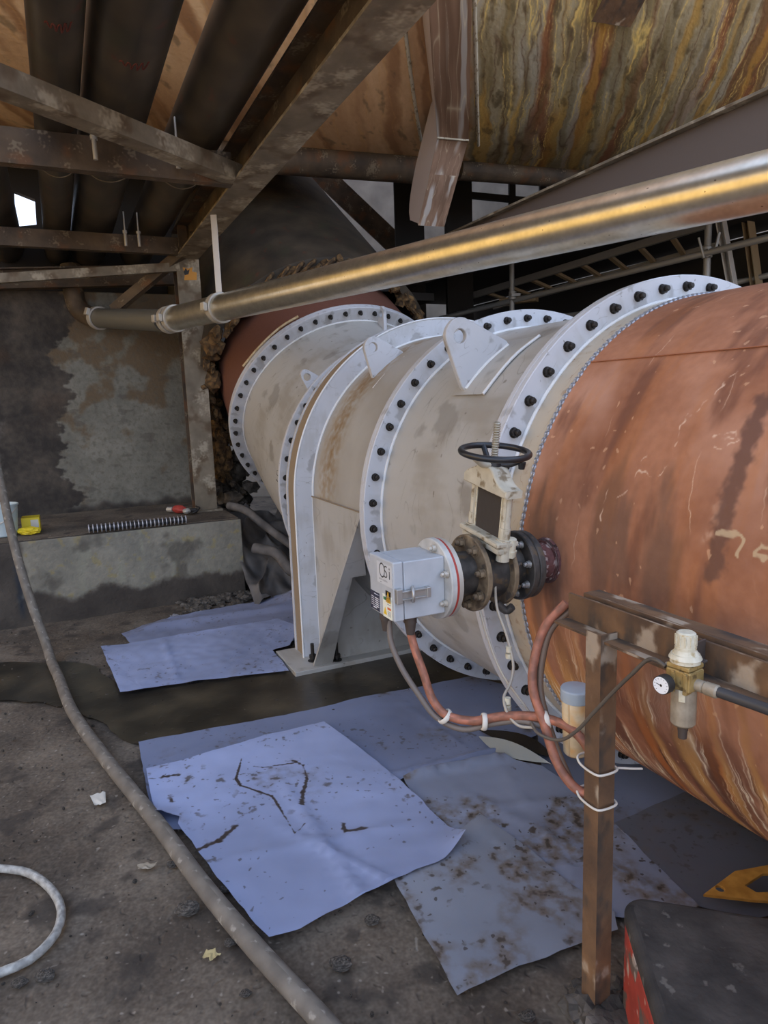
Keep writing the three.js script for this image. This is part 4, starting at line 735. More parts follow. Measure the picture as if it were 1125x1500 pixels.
// ================================================================ flow sensor and gate valve on the nozzle (axis along x of the duct frame)
const NV = 0.042, NW = 1.254;
{
  const g = thing('gate_valve', 'small knife gate valve with black handwheel, bolted between dark pipe flanges on the rusty pipe', 'valve', D(-1.14, NV, NW), TH);
  const p = (name, geo, m, label, parent = g) => part(name, geo, m, parent, label);
  const X = (u) => u + 1.14;
  const discX = (r, u0, u1, ri = 0.045, seg = 56) => toX(latheZ([[ri, X(u0)], [r - 0.003, X(u0)], [r, X(u0) + 0.003], [r, X(u1) - 0.003], [r - 0.003, X(u1)], [ri, X(u1)], [ri, X(u0)]], seg));
  const boltsX = (parent, r, n, u, dir, m, off, sc = 0.62) => { for (let i = 0; i < n; i++) { const a = off + i / n * Math.PI * 2; const o = part('bolt', nutGeo, m, parent); o.scale.setScalar(sc); o.position.set(X(u), r * Math.sin(a), r * Math.cos(a)); o.rotation.y = dir * Math.PI / 2; } };
  const rf = p('rear_flange', merge(discX(0.106, -1.01, -0.988), discX(0.108, -1.035, -1.013)), M.castBlack, 'dark rear flange');
  boltsX(rf, 0.086, 8, -1.036, -1, M.steelBright, 0.25);
  p('rear_pipe', toX(latheZ([[0.045, X(-1.09)], [0.066, X(-1.09)], [0.066, X(-1.03)], [0.045, X(-1.03)]], 48)), M.castBlack);
  const mf = p('middle_flange', discX(0.112, -1.108, -1.092), M.castBrown, 'rust brown flange'); boltsX(mf, 0.092, 8, -1.091, 1, M.castBlack, 0.3);
  const ff = p('front_flange', discX(0.117, -1.205, -1.188), M.castBrown, 'rust brown flange with hexagon bolts'); boltsX(ff, 0.094, 8, -1.206, -1, M.castBrown, 0.2, 0.8);
  p('front_pipe', toX(latheZ([[0.045, X(-1.305)], [0.069, X(-1.305)], [0.07, X(-1.26)], [0.066, X(-1.2)], [0.045, X(-1.2)]], 48)), M.castBlack);
  p('body', toX(latheZ([[0.045, X(-1.19)], [0.085, X(-1.19)], [0.085, X(-1.105)], [0.045, X(-1.105)]], 40)), M.castBlack);
  // yoke leans slightly along the duct
  const y = new THREE.Group(); y.name = 'yoke'; y.rotation.x = 0.16; g.add(y);
  const q = (name, geo, m, label) => part(name, geo, m, y, label);
  q('bonnet', merge(bx(-0.03, 0.03, 0.085, 0.105, -0.1, 0.1, 0.006), bx(-0.038, 0.038, 0.108, 0.125, -0.105, 0.105, 0.006)), M.cream);
  q('gate_plate', bx(-0.006, 0.006, 0.12, 0.262, -0.062, 0.062, 0.001), M.gate, 'dirty dark gate plate');
  for (const s of [-1, 1]) {
    q('guide_strip', bx(-0.008, 0.008, 0.12, 0.265, s * 0.066 - 0.003, s * 0.066 + 0.003, 0.001), M.ivory);
    q('pillar', merge(new THREE.CylinderGeometry(0.0135, 0.0135, 0.15, 20).translate(0, 0.2, s * 0.083), new THREE.CylinderGeometry(0.016, 0.016, 0.036, 20).translate(0, 0.145, s * 0.083), new THREE.CylinderGeometry(0.024, 0.024, 0.02, 6).translate(0, 0.118, s * 0.083), new THREE.CylinderGeometry(0.02, 0.02, 0.045, 16).translate(0, 0.085, s * 0.083)), M.cream);
  }
  // saddle shaped head
  const hd = new THREE.Shape(); hd.moveTo(-0.108, 0.262); hd.lineTo(0.108, 0.262); hd.lineTo(0.108, 0.276); hd.quadraticCurveTo(0.075, 0.278, 0.052, 0.30); hd.quadraticCurveTo(0.03, 0.325, 0.018, 0.326); hd.lineTo(-0.018, 0.326); hd.quadraticCurveTo(-0.03, 0.325, -0.06, 0.31); hd.quadraticCurveTo(-0.09, 0.30, -0.108, 0.282);
  q('yoke_head', new THREE.ExtrudeGeometry(hd, { depth: 0.05, bevelEnabled: true, bevelThickness: 0.005, bevelSize: 0.004, bevelSegments: 2, curveSegments: 10 }).translate(0, 0, -0.025).rotateY(-Math.PI / 2), M.cream);
  const st = [[0, 0.26], [0.0085, 0.26]]; for (let i = 0; i < 16; i++) { const yy = 0.34 + i * 0.0072; st.push([0.0078, yy], [0.0108, yy + 0.0022], [0.0108, yy + 0.004], [0.0078, yy + 0.0062]); } st.push([0.008, 0.456], [0, 0.456]);
  q('threaded_stem', new THREE.LatheGeometry(st.map((v) => new THREE.Vector2(...v)), 20), M.stem);
  const w = q('handwheel', merge(new THREE.TorusGeometry(0.098, 0.0095, 14, 72).rotateX(Math.PI / 2).translate(0, 0.368, 0), new THREE.CylinderGeometry(0.02, 0.026, 0.03, 20).translate(0, 0.335, 0)), M.wheel, 'black handwheel');
  for (let k = 0; k < 3; k++) { const a = 0.75 + k * 2.094; part('spoke', tube([[0.014 * Math.cos(a), 0.332, 0.014 * Math.sin(a)], [0.05 * Math.cos(a), 0.337, 0.05 * Math.sin(a)], [0.094 * Math.cos(a), 0.366, 0.094 * Math.sin(a)]], 0.0085, 16, 10), k === 1 ? M.cream : M.wheel, w); }
  w.add(part('crank_knob', merge(new THREE.CylinderGeometry(0.012, 0.009, 0.02, 16).translate(0.062, 0.335, 0.05)), M.wheel, w));
  const cn = p('hose_fitting', merge(new THREE.CylinderGeometry(0.014, 0.018, 0.05, 16).rotateX(0.3).translate(0.02, 0.09, 0.105), new THREE.CylinderGeometry(0.02, 0.02, 0.02, 6).rotateX(0.3).translate(0.02, 0.07, 0.1)), M.ivory);
  p('locking_lever', tube([[0.0, -0.09, 0.06], [0.03, -0.115, 0.07], [0.04, -0.1, 0.085]], 0.012, 12, 8), M.castBlack);
}
{
  const g = thing('sensor_box', 'pale grey OSi sensor box with latch and stickers on a round white flange', 'instrument', D(-1.392, NV, NW), TH);
  const p = (name, geo, m, label, parent = g) => part(name, geo, m, parent, label);
  const X = (u) => u + 1.41;
  const fl = p('round_flange', toX(merge(latheZ([[0.001, X(-1.345)], [0.117, X(-1.345)], [0.12, X(-1.342)], [0.12, X(-1.328)], [0.001, X(-1.328)]], 64))), M.clampWhite, 'white round flange');
  for (const a of [0.35, 1.3, 2.3, -0.55, -2.2, 3.6]) { const o = part('bolt', nutGeo, M.clamp, fl); o.scale.setScalar(0.6); o.position.set(X(-1.346), 0.101 * Math.sin(a), 0.101 * Math.cos(a)); o.rotation.y = -Math.PI / 2; }
  p('gasket', toX(latheZ([[0.06, X(-1.328)], [0.1185, X(-1.328)], [0.1185, X(-1.32)], [0.06, X(-1.32)]], 64)), M.red, 'red gasket');
  p('backing_flange', toX(latheZ([[0.05, X(-1.32)], [0.118, X(-1.32)], [0.118, X(-1.306)], [0.05, X(-1.306)]], 64)), M.clamp);
  const bxg = p('housing', bx(X(-1.475), X(-1.345), -0.083, 0.083, -0.078, 0.078, 0.004), M.box);
  const lid = p('lid', bx(X(-1.508), X(-1.4765), -0.085, 0.085, -0.08, 0.08, 0.005), M.box, 'lid with logo');
  const lx = X(-1.508) - 0.0006;
  const sticker = (name, w, h, draw, y, z, parent = lid) => { const o = part(name, new THREE.BoxGeometry(0.001, h, w), canvasMat(Math.round(w * 4000), Math.round(h * 4000), draw), parent); o.position.set(lx, y, z); };
  sticker('logo_print', 0.10, 0.062, (c, w, h) => {
    c.fillStyle = 'rgb(196,198,200)'; c.fillRect(0, 0, w, h); c.strokeStyle = c.fillStyle = 'rgb(46,44,44)'; c.lineWidth = 13;
    c.lineWidth = 16; c.beginPath(); c.ellipse(w * 0.34, h * 0.36, 66, 78, 0, 0, 7); c.stroke(); c.font = '190px sans-serif'; c.fillText('S', w * 0.46, h * 0.64); c.fillRect(w * 0.80, h * 0.27, 20, h * 0.37); c.fillRect(w * 0.80, h * 0.12, 20, 22);
    c.font = '25px sans-serif'; c.fillText('OPTICAL SCIENTIFIC', w * 0.12, h * 0.84); c.fillRect(w * 0.2, h * 0.92, w * 0.1, 5);
  }, 0.042, 0.026);
  sticker('name_plate', 0.062, 0.055, (c, w, h) => { c.fillStyle = 'rgb(44,46,66)'; c.fillRect(0, 0, w, h); c.fillStyle = 'rgb(220,222,226)'; c.fillRect(w * 0.42, h * 0.1, w * 0.5, 8); for (let i = 0; i < 5; i++) { c.fillRect(w * 0.08, h * (0.3 + i * 0.11), w * 0.34, 8); c.fillRect(w * 0.5, h * (0.3 + i * 0.11), w * 0.42, 12); } c.fillRect(w * 0.3, h * 0.84, w * 0.4, 14); }, -0.052, -0.046);
  sticker('hazard_label', 0.032, 0.034, (c, w, h) => { c.fillStyle = 'rgb(228,176,36)'; c.beginPath(); c.moveTo(w / 2, 0); c.lineTo(w, h); c.lineTo(0, h); c.fill(); c.fillStyle = 'rgb(40,36,28)'; c.fillRect(w * 0.46, h * 0.35, w * 0.1, h * 0.32); c.fillRect(w * 0.46, h * 0.75, w * 0.1, h * 0.1); }, -0.02, 0.045);
  sticker('warning_label', 0.058, 0.066, (c, w, h) => {
    c.fillStyle = 'rgb(228,228,212)'; c.fillRect(0, 0, w, h); c.fillStyle = 'rgb(60,120,80)'; c.fillRect(w * 0.08, h * 0.1, w * 0.3, h * 0.14); c.fillStyle = 'rgb(60,60,60)'; for (let i = 0; i < 4; i++) c.fillRect(w * 0.48, h * (0.12 + i * 0.08), w * 0.42, 5);
    c.fillStyle = 'rgb(212,110,60)'; c.fillRect(w * 0.5, h * 0.5, w * 0.4, h * 0.1); c.fillStyle = 'rgb(226,190,40)'; c.beginPath(); c.moveTo(w * 0.25, h * 0.52); c.lineTo(w * 0.45, h * 0.88); c.lineTo(w * 0.05, h * 0.88); c.fill(); c.fillStyle = 'rgb(60,60,60)'; for (let i = 0; i < 4; i++) c.fillRect(w * 0.52, h * (0.68 + i * 0.06), w * 0.36, 5);
  }, -0.05, 0.038);
  const la = p('latch', merge(bx(X(-1.50), X(-1.405), -0.018, 0.0, 0.086, 0.09, 0.001), bx(X(-1.50), X(-1.405), 0.0, 0.004, 0.079, 0.095, 0.001), bx(X(-1.50), X(-1.405), -0.022, -0.018, 0.079, 0.095, 0.001), bx(X(-1.506), X(-1.488), -0.03, 0.012, 0.08, 0.096, 0.002), bx(X(-1.412), X(-1.40), -0.024, 0.006, 0.078, 0.097, 0.002)), M.steelBright, 'bright toggle latch');
  part('padlock_loop', new THREE.TorusGeometry(0.02, 0.0045, 10, 28).rotateY(1.2).translate(X(-1.455), -0.008, 0.092), M.steelBright, la);
  for (const [u, z] of [[-1.487, -0.02], [-1.442, 0.045]]) p('cable_gland', merge(new THREE.CylinderGeometry(0.019, 0.019, 0.022, 6).translate(X(u), -0.095, z), new THREE.CylinderGeometry(0.017, 0.012, 0.034, 18).translate(X(u), -0.122, z)), M.gland);
}

// ================================================================ stand, regulator, canister
{
  const g = ductThing('steel_stand', 'rusty angle iron post and rail standing in front of the rusty pipe', 'stand', [-1.17, -1.004, 1.785]);
  const post = dpart(g, 'post', boxUV(plate([[0, 0], [0.05, 0], [0.05, 0.006], [0.006, 0.006], [0.006, 0.05], [0, 0.05]], 1.03, 0).rotateX(-Math.PI / 2).translate(-1.19, -1.02, 1.81)), M.rustDark);
  dpart(g, 'rail', bx(-1.135, -1.127, -0.012, 0.062, 1.63, 3.0, 0.002), M.rustDark, 'rusty front rail');
  dpart(g, 'rail', merge(bx(-1.112, -1.104, -0.012, 0.066, 1.66, 3.0, 0.002), bx(-1.104, -1.06, 0.058, 0.066, 1.66, 3.0, 0.002)), M.rustDark);
  dpart(g, 'rail', bx(-1.18, -1.135, -0.012, -0.005, 1.63, 3.0, 0.001), M.rustDark);
  const tuft = []; for (let i = 0; i < 5; i++) tuft.push(tube([[-1.1, 0.062, 2.36 + i * 0.01], [-1.1 + rr(-0.01, 0.01), 0.075, 2.37 + i * 0.012], [-1.1, 0.07 + rr(0, 0.02), 2.39 + i * 0.012]], 0.002, 8, 5));
  dpart(g, 'string', merge(...tuft), M.cup);
}
{
  const R0 = [0.585, 0.988, -1.29];
  const g = thing('air_regulator', 'dirty brass and ivory air filter regulator with a small pressure gauge on the rail', 'regulator', R0, -0.985); g.scale.setScalar(0.87);
  const cy = (r0, r1, y0, y1, n = 32) => new THREE.CylinderGeometry(r1, r0, y1 - y0, n).translate(0, (y0 + y1) / 2, 0);
  part('bowl', new THREE.LatheGeometry([[0, -0.095], [0.022, -0.095], [0.0275, -0.088], [0.028, -0.06], [0.0275, -0.005], [0.026, 0.0], [0, 0.0]].map((v) => new THREE.Vector2(...v)), 40), M.bowl, g, 'cloudy grey brown bowl');
  part('body', merge(box(0.062, 0.048, 0.056, 0.005).translate(0, 0.02, 0), box(0.058, 0.012, 0.058, 0.004).translate(0, 0.051, 0), box(0.01, 0.05, 0.064, 0.002).translate(-0.01, 0.016, 0), box(0.01, 0.05, 0.064, 0.002).translate(0.02, 0.016, 0)), M.brass, g);
  part('bonnet', merge(cy(0.033, 0.033, 0.058, 0.068), cy(0.036, 0.031, 0.068, 0.078), cy(0.029, 0.022, 0.078, 0.09)), M.ivory, g);
  const kn = part('knob', merge(cy(0.0235, 0.0235, 0.088, 0.094), cy(0.0225, 0.021, 0.094, 0.126), cy(0.021, 0.017, 0.126, 0.129)), M.ivory, g);
  for (let i = 0; i < 12; i++) { const a = i / 12 * 6.283; part('grip', box(0.003, 0.026, 0.003, 0.001).translate(0.0222 * Math.cos(a), 0.11, 0.0222 * Math.sin(a)), M.ivory, kn); }
  const ga = part('gauge', merge(discZ(0.0215, 0, 0.024, 36), discZ(0.007, -0.014, 0, 12)).translate(0, 0.014, 0.044), M.dark, g, 'round pressure gauge'); ga.position.x = -0.014;
  part('dial', new THREE.CircleGeometry(0.0195, 36).translate(0, 0.014, 0.0685), (() => canvasMat(256, 256, (c) => { c.fillStyle = 'rgb(232,234,236)'; c.fillRect(0, 0, 256, 256); c.translate(128, 128); c.strokeStyle = c.fillStyle = 'rgb(30,30,32)'; c.lineWidth = 6; for (let i = 0; i < 11; i++) { const a = (135 + i * 27) * Math.PI / 180; c.beginPath(); c.moveTo(92 * Math.cos(a), 92 * Math.sin(a)); c.lineTo(112 * Math.cos(a), 112 * Math.sin(a)); c.stroke(); } c.beginPath(); c.arc(0, 0, 20, 0, 7); c.fill(); c.lineWidth = 12; c.beginPath(); c.moveTo(20, 4); c.lineTo(-78, -14); c.stroke(); }))(), ga);
  part('inlet_fitting', toX(merge(latheZ([[0.001, 0.03], [0.014, 0.03], [0.014, 0.046], [0.011, 0.048], [0.015, 0.052], [0.0155, 0.078], [0.012, 0.082], [0.001, 0.082]], 24))).translate(0, 0.012, 0), M.bowl, g);
  part('outlet_fitting', toX(latheZ([[0.001, -0.055], [0.008, -0.055], [0.008, -0.03], [0.001, -0.03]], 16)).translate(0, 0.03, -0.012), M.bowl, g);
  part('drain', merge(cy(0.0115, 0.0115, -0.108, -0.094, 18), cy(0.010, 0.011, -0.128, -0.108, 8)), M.gland, g);
  part('tag', box(0.014, 0.027, 0.001, 0.0004).rotateY(0.35).translate(0.012, -0.015, 0.027), M.ivory, g, 'small ivory tag');
  part('mounting_bracket', merge(box(0.006, 0.07, 0.05, 0.002).translate(0.0, 0.06, -0.052), box(0.05, 0.006, 0.03, 0.002).translate(0, 0.054, -0.035)), M.gland, g);
}
{
  const g = thing('filter_canister', 'dirty cream plastic canister with a clear top, tied behind the rusty post', 'canister', [0.478, 0.64, -1.668]); g.scale.set(1.2, 1, 1.2);
  part('body', new THREE.LatheGeometry([[0, 0], [0.022, 0.0], [0.026, 0.006], [0.029, 0.09], [0.0305, 0.148], [0, 0.148]].map((v) => new THREE.Vector2(...v)), 36), M.cup, g);
  part('clear_top', new THREE.LatheGeometry([[0.0305, 0.148], [0.033, 0.15], [0.0335, 0.178], [0.031, 0.184], [0.0, 0.186]].map((v) => new THREE.Vector2(...v)), 36), M.capGlass, g, 'clear plastic top');
  part('bracket', box(0.04, 0.02, 0.03).translate(-0.0, 0.05, -0.0), M.cup, g);
}

// ================================================================ cables and tubes
{
  const cab = (name, pts, r, m, label, cat = 'cable', seg = 140) => { const b = pts[0], g = thing(name, label, cat, b); part(cat === 'hose' ? 'hose' : 'cable', tube(pts.map((p) => [p[0] - b[0], p[1] - b[1], p[2] - b[2]]), r, seg, 10), m, g); return g; };
  const orange = cab('orange_cable', [[0.06, 0.945, -1.902], [0.062, 0.92, -1.902], [0.072, 0.869, -1.892], [0.096, 0.795, -1.869], [0.12, 0.721, -1.847], [0.152, 0.688, -1.822], [0.221, 0.681, -1.79], [0.31, 0.709, -1.754], [0.408, 0.727, -1.696], [0.466, 0.718, -1.634], [0.494, 0.681, -1.587], [0.492, 0.628, -1.569], [0.48, 0.58, -1.581], [0.452, 0.59, -1.603], [0.421, 0.636, -1.641], [0.40, 0.718, -1.685], [0.38, 0.795, -1.728], [0.391, 0.868, -1.76], [0.426, 0.957, -1.774], [0.477, 1.02, -1.763]], 0.0125, M.orange, 'thick dusty orange cable looping from the sensor box to the rusty post');
  const ties = [[0.152, 0.68, -1.824, 0.5], [0.255, 0.684, -1.776, 1.2], [0.408, 0.722, -1.698, 1.5]];
  for (const [x, y, z, a] of ties) { const t = part('cable_tie', new THREE.TorusGeometry(0.021, 0.0035, 8, 24).scale(1, 1, 2.2).rotateY(Math.PI / 2).rotateZ(a - 1.3), M.tie, orange, 'white cable tie'); t.position.set(x - 0.06, y - 0.945, z + 1.902); }
  for (const v of [-0.335, -0.425]) { // ties round post and loop
    const ring = [[-1.196, 1.752], [-1.197, 1.812], [-1.186, 1.819], [-1.14, 1.817], [-1.132, 1.806], [-1.136, 1.756], [-1.15, 1.728], [-1.172, 1.724], [-1.19, 1.735]].map(([u, w], i) => V(...D(u, v + (i > 5 ? 0.006 : 0), w)).sub(V(0.06, 0.945, -1.902)));
    part('cable_tie', new THREE.TubeGeometry(new THREE.CatmullRomCurve3(ring, true, 'centripetal'), 60, 0.003, 8, true), M.tie, orange, 'white cable tie round the post');
  }
  part('tie_tail', tube([[0.522, 0.668, -1.538], [0.545, 0.664, -1.55], [0.585, 0.655, -1.56], [0.615, 0.648, -1.57]].map(([x, y, z]) => [x - 0.06, y - 0.945, z + 1.902]), 0.003, 20, 6), M.tie, orange, 'loose white tie end');
  cab('grey_cable', [[0.004, 0.95, -1.914], [0.004, 0.92, -1.912], [0.007, 0.878, -1.903], [0.032, 0.812, -1.882], [0.078, 0.737, -1.86], [0.13, 0.672, -1.835], [0.199, 0.652, -1.80], [0.283, 0.682, -1.768], [0.35, 0.705, -1.73], [0.42, 0.70, -1.69]], 0.0085, M.greyCable, 'thin grey cable hanging from the left gland of the sensor box');
  cab('brown_cable', [[0.497, 1.005, -1.768], [0.44, 0.945, -1.775], [0.413, 0.868, -1.762], [0.402, 0.79, -1.742], [0.413, 0.713, -1.699], [0.438, 0.627, -1.644], [0.466, 0.571, -1.607], [0.488, 0.566, -1.598]], 0.0095, M.darkCable, 'brown cable dropping from the rail end into the loop by the post');
  const th = cab('plastic_tube', [[0.377, 0.70, -1.70], [0.341, 0.696, -1.722], [0.318, 0.715, -1.745], [0.313, 0.745, -1.79], [0.34, 0.769, -1.835], [0.355, 0.805, -1.871], [0.344, 0.882, -1.914], [0.324, 0.952, -1.956], [0.322, 1.027, -1.97], [0.335, 1.105, -1.985], [0.347, 1.145, -2.0]], 0.0042, M.paleTube, 'pale thin plastic tube hanging in front of the gate valve', 'tube');
  for (const [x, y, z] of [[0.347, 0.846, -1.895], [0.322, 0.74, -1.782]]) { const f = part('push_fitting', merge(new THREE.CylinderGeometry(0.0085, 0.0085, 0.018, 14), new THREE.CylinderGeometry(0.01, 0.01, 0.014, 14).translate(0, -0.02, 0)), M.ivory, th, 'white push fitting'); f.position.set(x - 0.377, y - 0.70, z + 1.70); }
  cab('plastic_tube', [[0.276, 0.938, -1.974], [0.294, 0.864, -1.942], [0.324, 0.779, -1.887], [0.372, 0.719, -1.786], [0.39, 0.70, -1.713]], 0.0038, M.paleTube, 'pale tube running down along the edge of the last flange', 'tube');
  cab('air_line', [[0.37, 0.712, -1.705], [0.38, 0.70, -1.67], [0.42, 0.705, -1.62], [0.45, 0.76, -1.56], [0.474, 0.825, -1.515], [0.505, 0.905, -1.46], [0.525, 0.965, -1.41], [0.545, 1.01, -1.375], [0.552, 1.02, -1.345], [0.562, 1.014, -1.326]], 0.0045, M.thin, 'thin dark air line rising from the cables to the regulator', 'hose');
  cab('air_hose', [[0.618, 0.999, -1.24], [0.628, 0.999, -1.225], [0.645, 1.0, -1.195], [0.67, 1.004, -1.14], [0.70, 1.01, -1.05], [0.73, 1.02, -0.9]], 0.0105, M.blackHose, 'black air hose leaving the regulator toward the right', 'hose', 60);
}

// ================================================================ ground sheets, hose, litter
function sheetTex(seedv, base, dirt, amt, blot, x0, z0, sx, sz, marks = []) {
  return tex(512, 512, sx, sz, (x, y) => {
    const X = x + x0, Y = y + z0, A = X + seedv * 3.7, B = Y + seedv * 1.3;
    const n = fbm(A * 1.3, B * 1.3, 4), f = fbm(A * 4, B * 4, 6), s = noise(A * 46, B * 46), z = fbm(A * 2.2 + 5, B * 2.2, 4), g = fbm(A * 22, B * 22, 4);
    let c = mixc(base, base.map((v) => v * 0.84), clamp(0.5 + n * 1.2));
    c = mixc(c, dirt, clamp(sstep(0.05, 0.35, z + f * 0.5 - 0.25 + amt * 0.4) * (0.35 + g * 1.2) * amt * 1.6));
    if (z > 0.08 - amt * 0.2 && g > 0.22) c = mixc(c, [74, 66, 59], sstep(0.22, 0.4, g) * blot * sstep(0.08 - amt * 0.2, 0.25 - amt * 0.2, z));
    if (s > 0.66 && z > -0.05) c = mixc(c, [60, 53, 48], 0.8 * blot);
    for (const [w, ...m] of marks) for (let i = 0; i + 1 < m.length; i++) {
      const [ax, az] = m[i], [bx_, bz] = m[i + 1], L2 = (bx_ - ax) ** 2 + (bz - az) ** 2, t = clamp(((X - ax) * (bx_ - ax) + (Y - az) * (bz - az)) / L2), d = Math.hypot(X - ax - t * (bx_ - ax), Y - az - t * (bz - az));
      const k = sstep(w, w * 0.35, d + 0.6 * w * noise(X * 60, Y * 60) + 0.012 * f); if (k > 0) c = mixc(c, [62, 52, 46], k * 0.9);
    }
    return c;
  });
}
function sheet(label, pts, y, o) {
  const xs = pts.map((p) => p[0]), zs = pts.map((p) => p[1]), cx = (Math.min(...xs) + Math.max(...xs)) / 2, cz = (Math.min(...zs) + Math.max(...zs)) / 2;
  const curve = new THREE.CatmullRomCurve3(pts.map(([x, z]) => V(x - cx, 0, z - cz)), true, 'centripetal'), N = pts.length * 6;
  const out = []; for (let i = 0; i < pts.length; i++) { const a = pts[i], b = pts[(i + 1) % pts.length], L = Math.hypot(b[0] - a[0], b[1] - a[1]), n = Math.max(2, Math.round(L / 0.04)); const nx = -(b[1] - a[1]) / L, nz = (b[0] - a[0]) / L; for (let k = 0; k < n; k++) { const t = k / n, wv = 0.008 * noise(a[0] * 7 + t * L * 9, a[1] * 7 + i) * Math.sin(Math.PI * t); out.push([lerp(a[0], b[0], t) - cx + nx * wv, lerp(a[1], b[1], t) - cz + nz * wv]); } }
  let g = new THREE.ShapeGeometry(shape(out.map(([x, z]) => [x, -z])));
  g = new TessellateModifier(0.045, 20).modify(g.toNonIndexed());
  const p = g.attributes.position, uv = new Float32Array(p.count * 2), pos = new Float32Array(p.count * 3);
  const folds = o.folds ?? [], bump = o.bump ?? 0.006, curl = o.curl ?? [];
  for (let i = 0; i < p.count; i++) {
    let x = p.getX(i), z = -p.getY(i); const X = x + cx, Z = z + cz;
    let h = y + bump * (0.5 + 0.8 * fbm(X * 3 + y * 900, Z * 3, 3)) + 0.35 * bump * noise(X * 14, Z * 14 + y * 500);
    for (const [ax, az, bx_, bz, w, hh] of folds) { const L = Math.hypot(bx_ - ax, bz - az), ux = (bx_ - ax) / L, uz = (bz - az) / L, t = (X - ax) * ux + (Z - az) * uz, d = -(X - ax) * uz + (Z - az) * ux; h += hh * Math.exp(-(d * d) / (w * w)) * sstep(-0.15, 0.1, t) * sstep(L + 0.15, L - 0.1, t); }
    for (const [ax, az, r, hh] of curl) { const d = Math.hypot(X - ax, Z - az); h += hh * Math.pow(clamp(1 - d / r), 2); }
    pos[3 * i] = x; pos[3 * i + 1] = Math.max(h, 0.0035 + y * 0.5); pos[3 * i + 2] = z; uv[2 * i] = X - Math.min(...xs); uv[2 * i + 1] = Z - Math.min(...zs);
  }
  const gg = new THREE.BufferGeometry(); gg.setAttribute('position', new THREE.BufferAttribute(pos, 3)); gg.setAttribute('uv', new THREE.BufferAttribute(uv, 2)); gg.computeVertexNormals();
  const q = mergeSmooth(gg);
  const m = new THREE.MeshPhysicalMaterial({ map: sheetTex(o.seed, o.base, o.dirt ?? [112, 102, 94], o.amt, o.blot ?? 0.6, Math.min(...xs), Math.min(...zs), Math.max(...xs) - Math.min(...xs), Math.max(...zs) - Math.min(...zs), o.marks), roughness: o.rough ?? 0.42, transmission: o.tr ?? 0.12, thickness: 0, ior: 1.4, side: THREE.DoubleSide });
  const s = solo('plastic_sheet', q, m, label, 'sheet', o.group); s.position.set(cx, 0, cz);
  return s;
}
function mergeSmooth(g) {                                              // smooth normals from shared positions
  const p = g.attributes.position, n = g.attributes.normal, map = new Map();
  const key = (i) => Math.round(p.getX(i) * 5000) + ',' + Math.round(p.getZ(i) * 5000);
  for (let i = 0; i < p.count; i++) { const k = key(i), a = map.get(k) ?? map.set(k, [0, 0, 0]).get(k); a[0] += n.getX(i); a[1] += n.getY(i); a[2] += n.getZ(i); }
  for (let i = 0; i < p.count; i++) { const a = map.get(key(i)), L = Math.hypot(...a) || 1; n.setXYZ(i, a[0] / L, a[1] / L, a[2] / L); }
  return g;
}
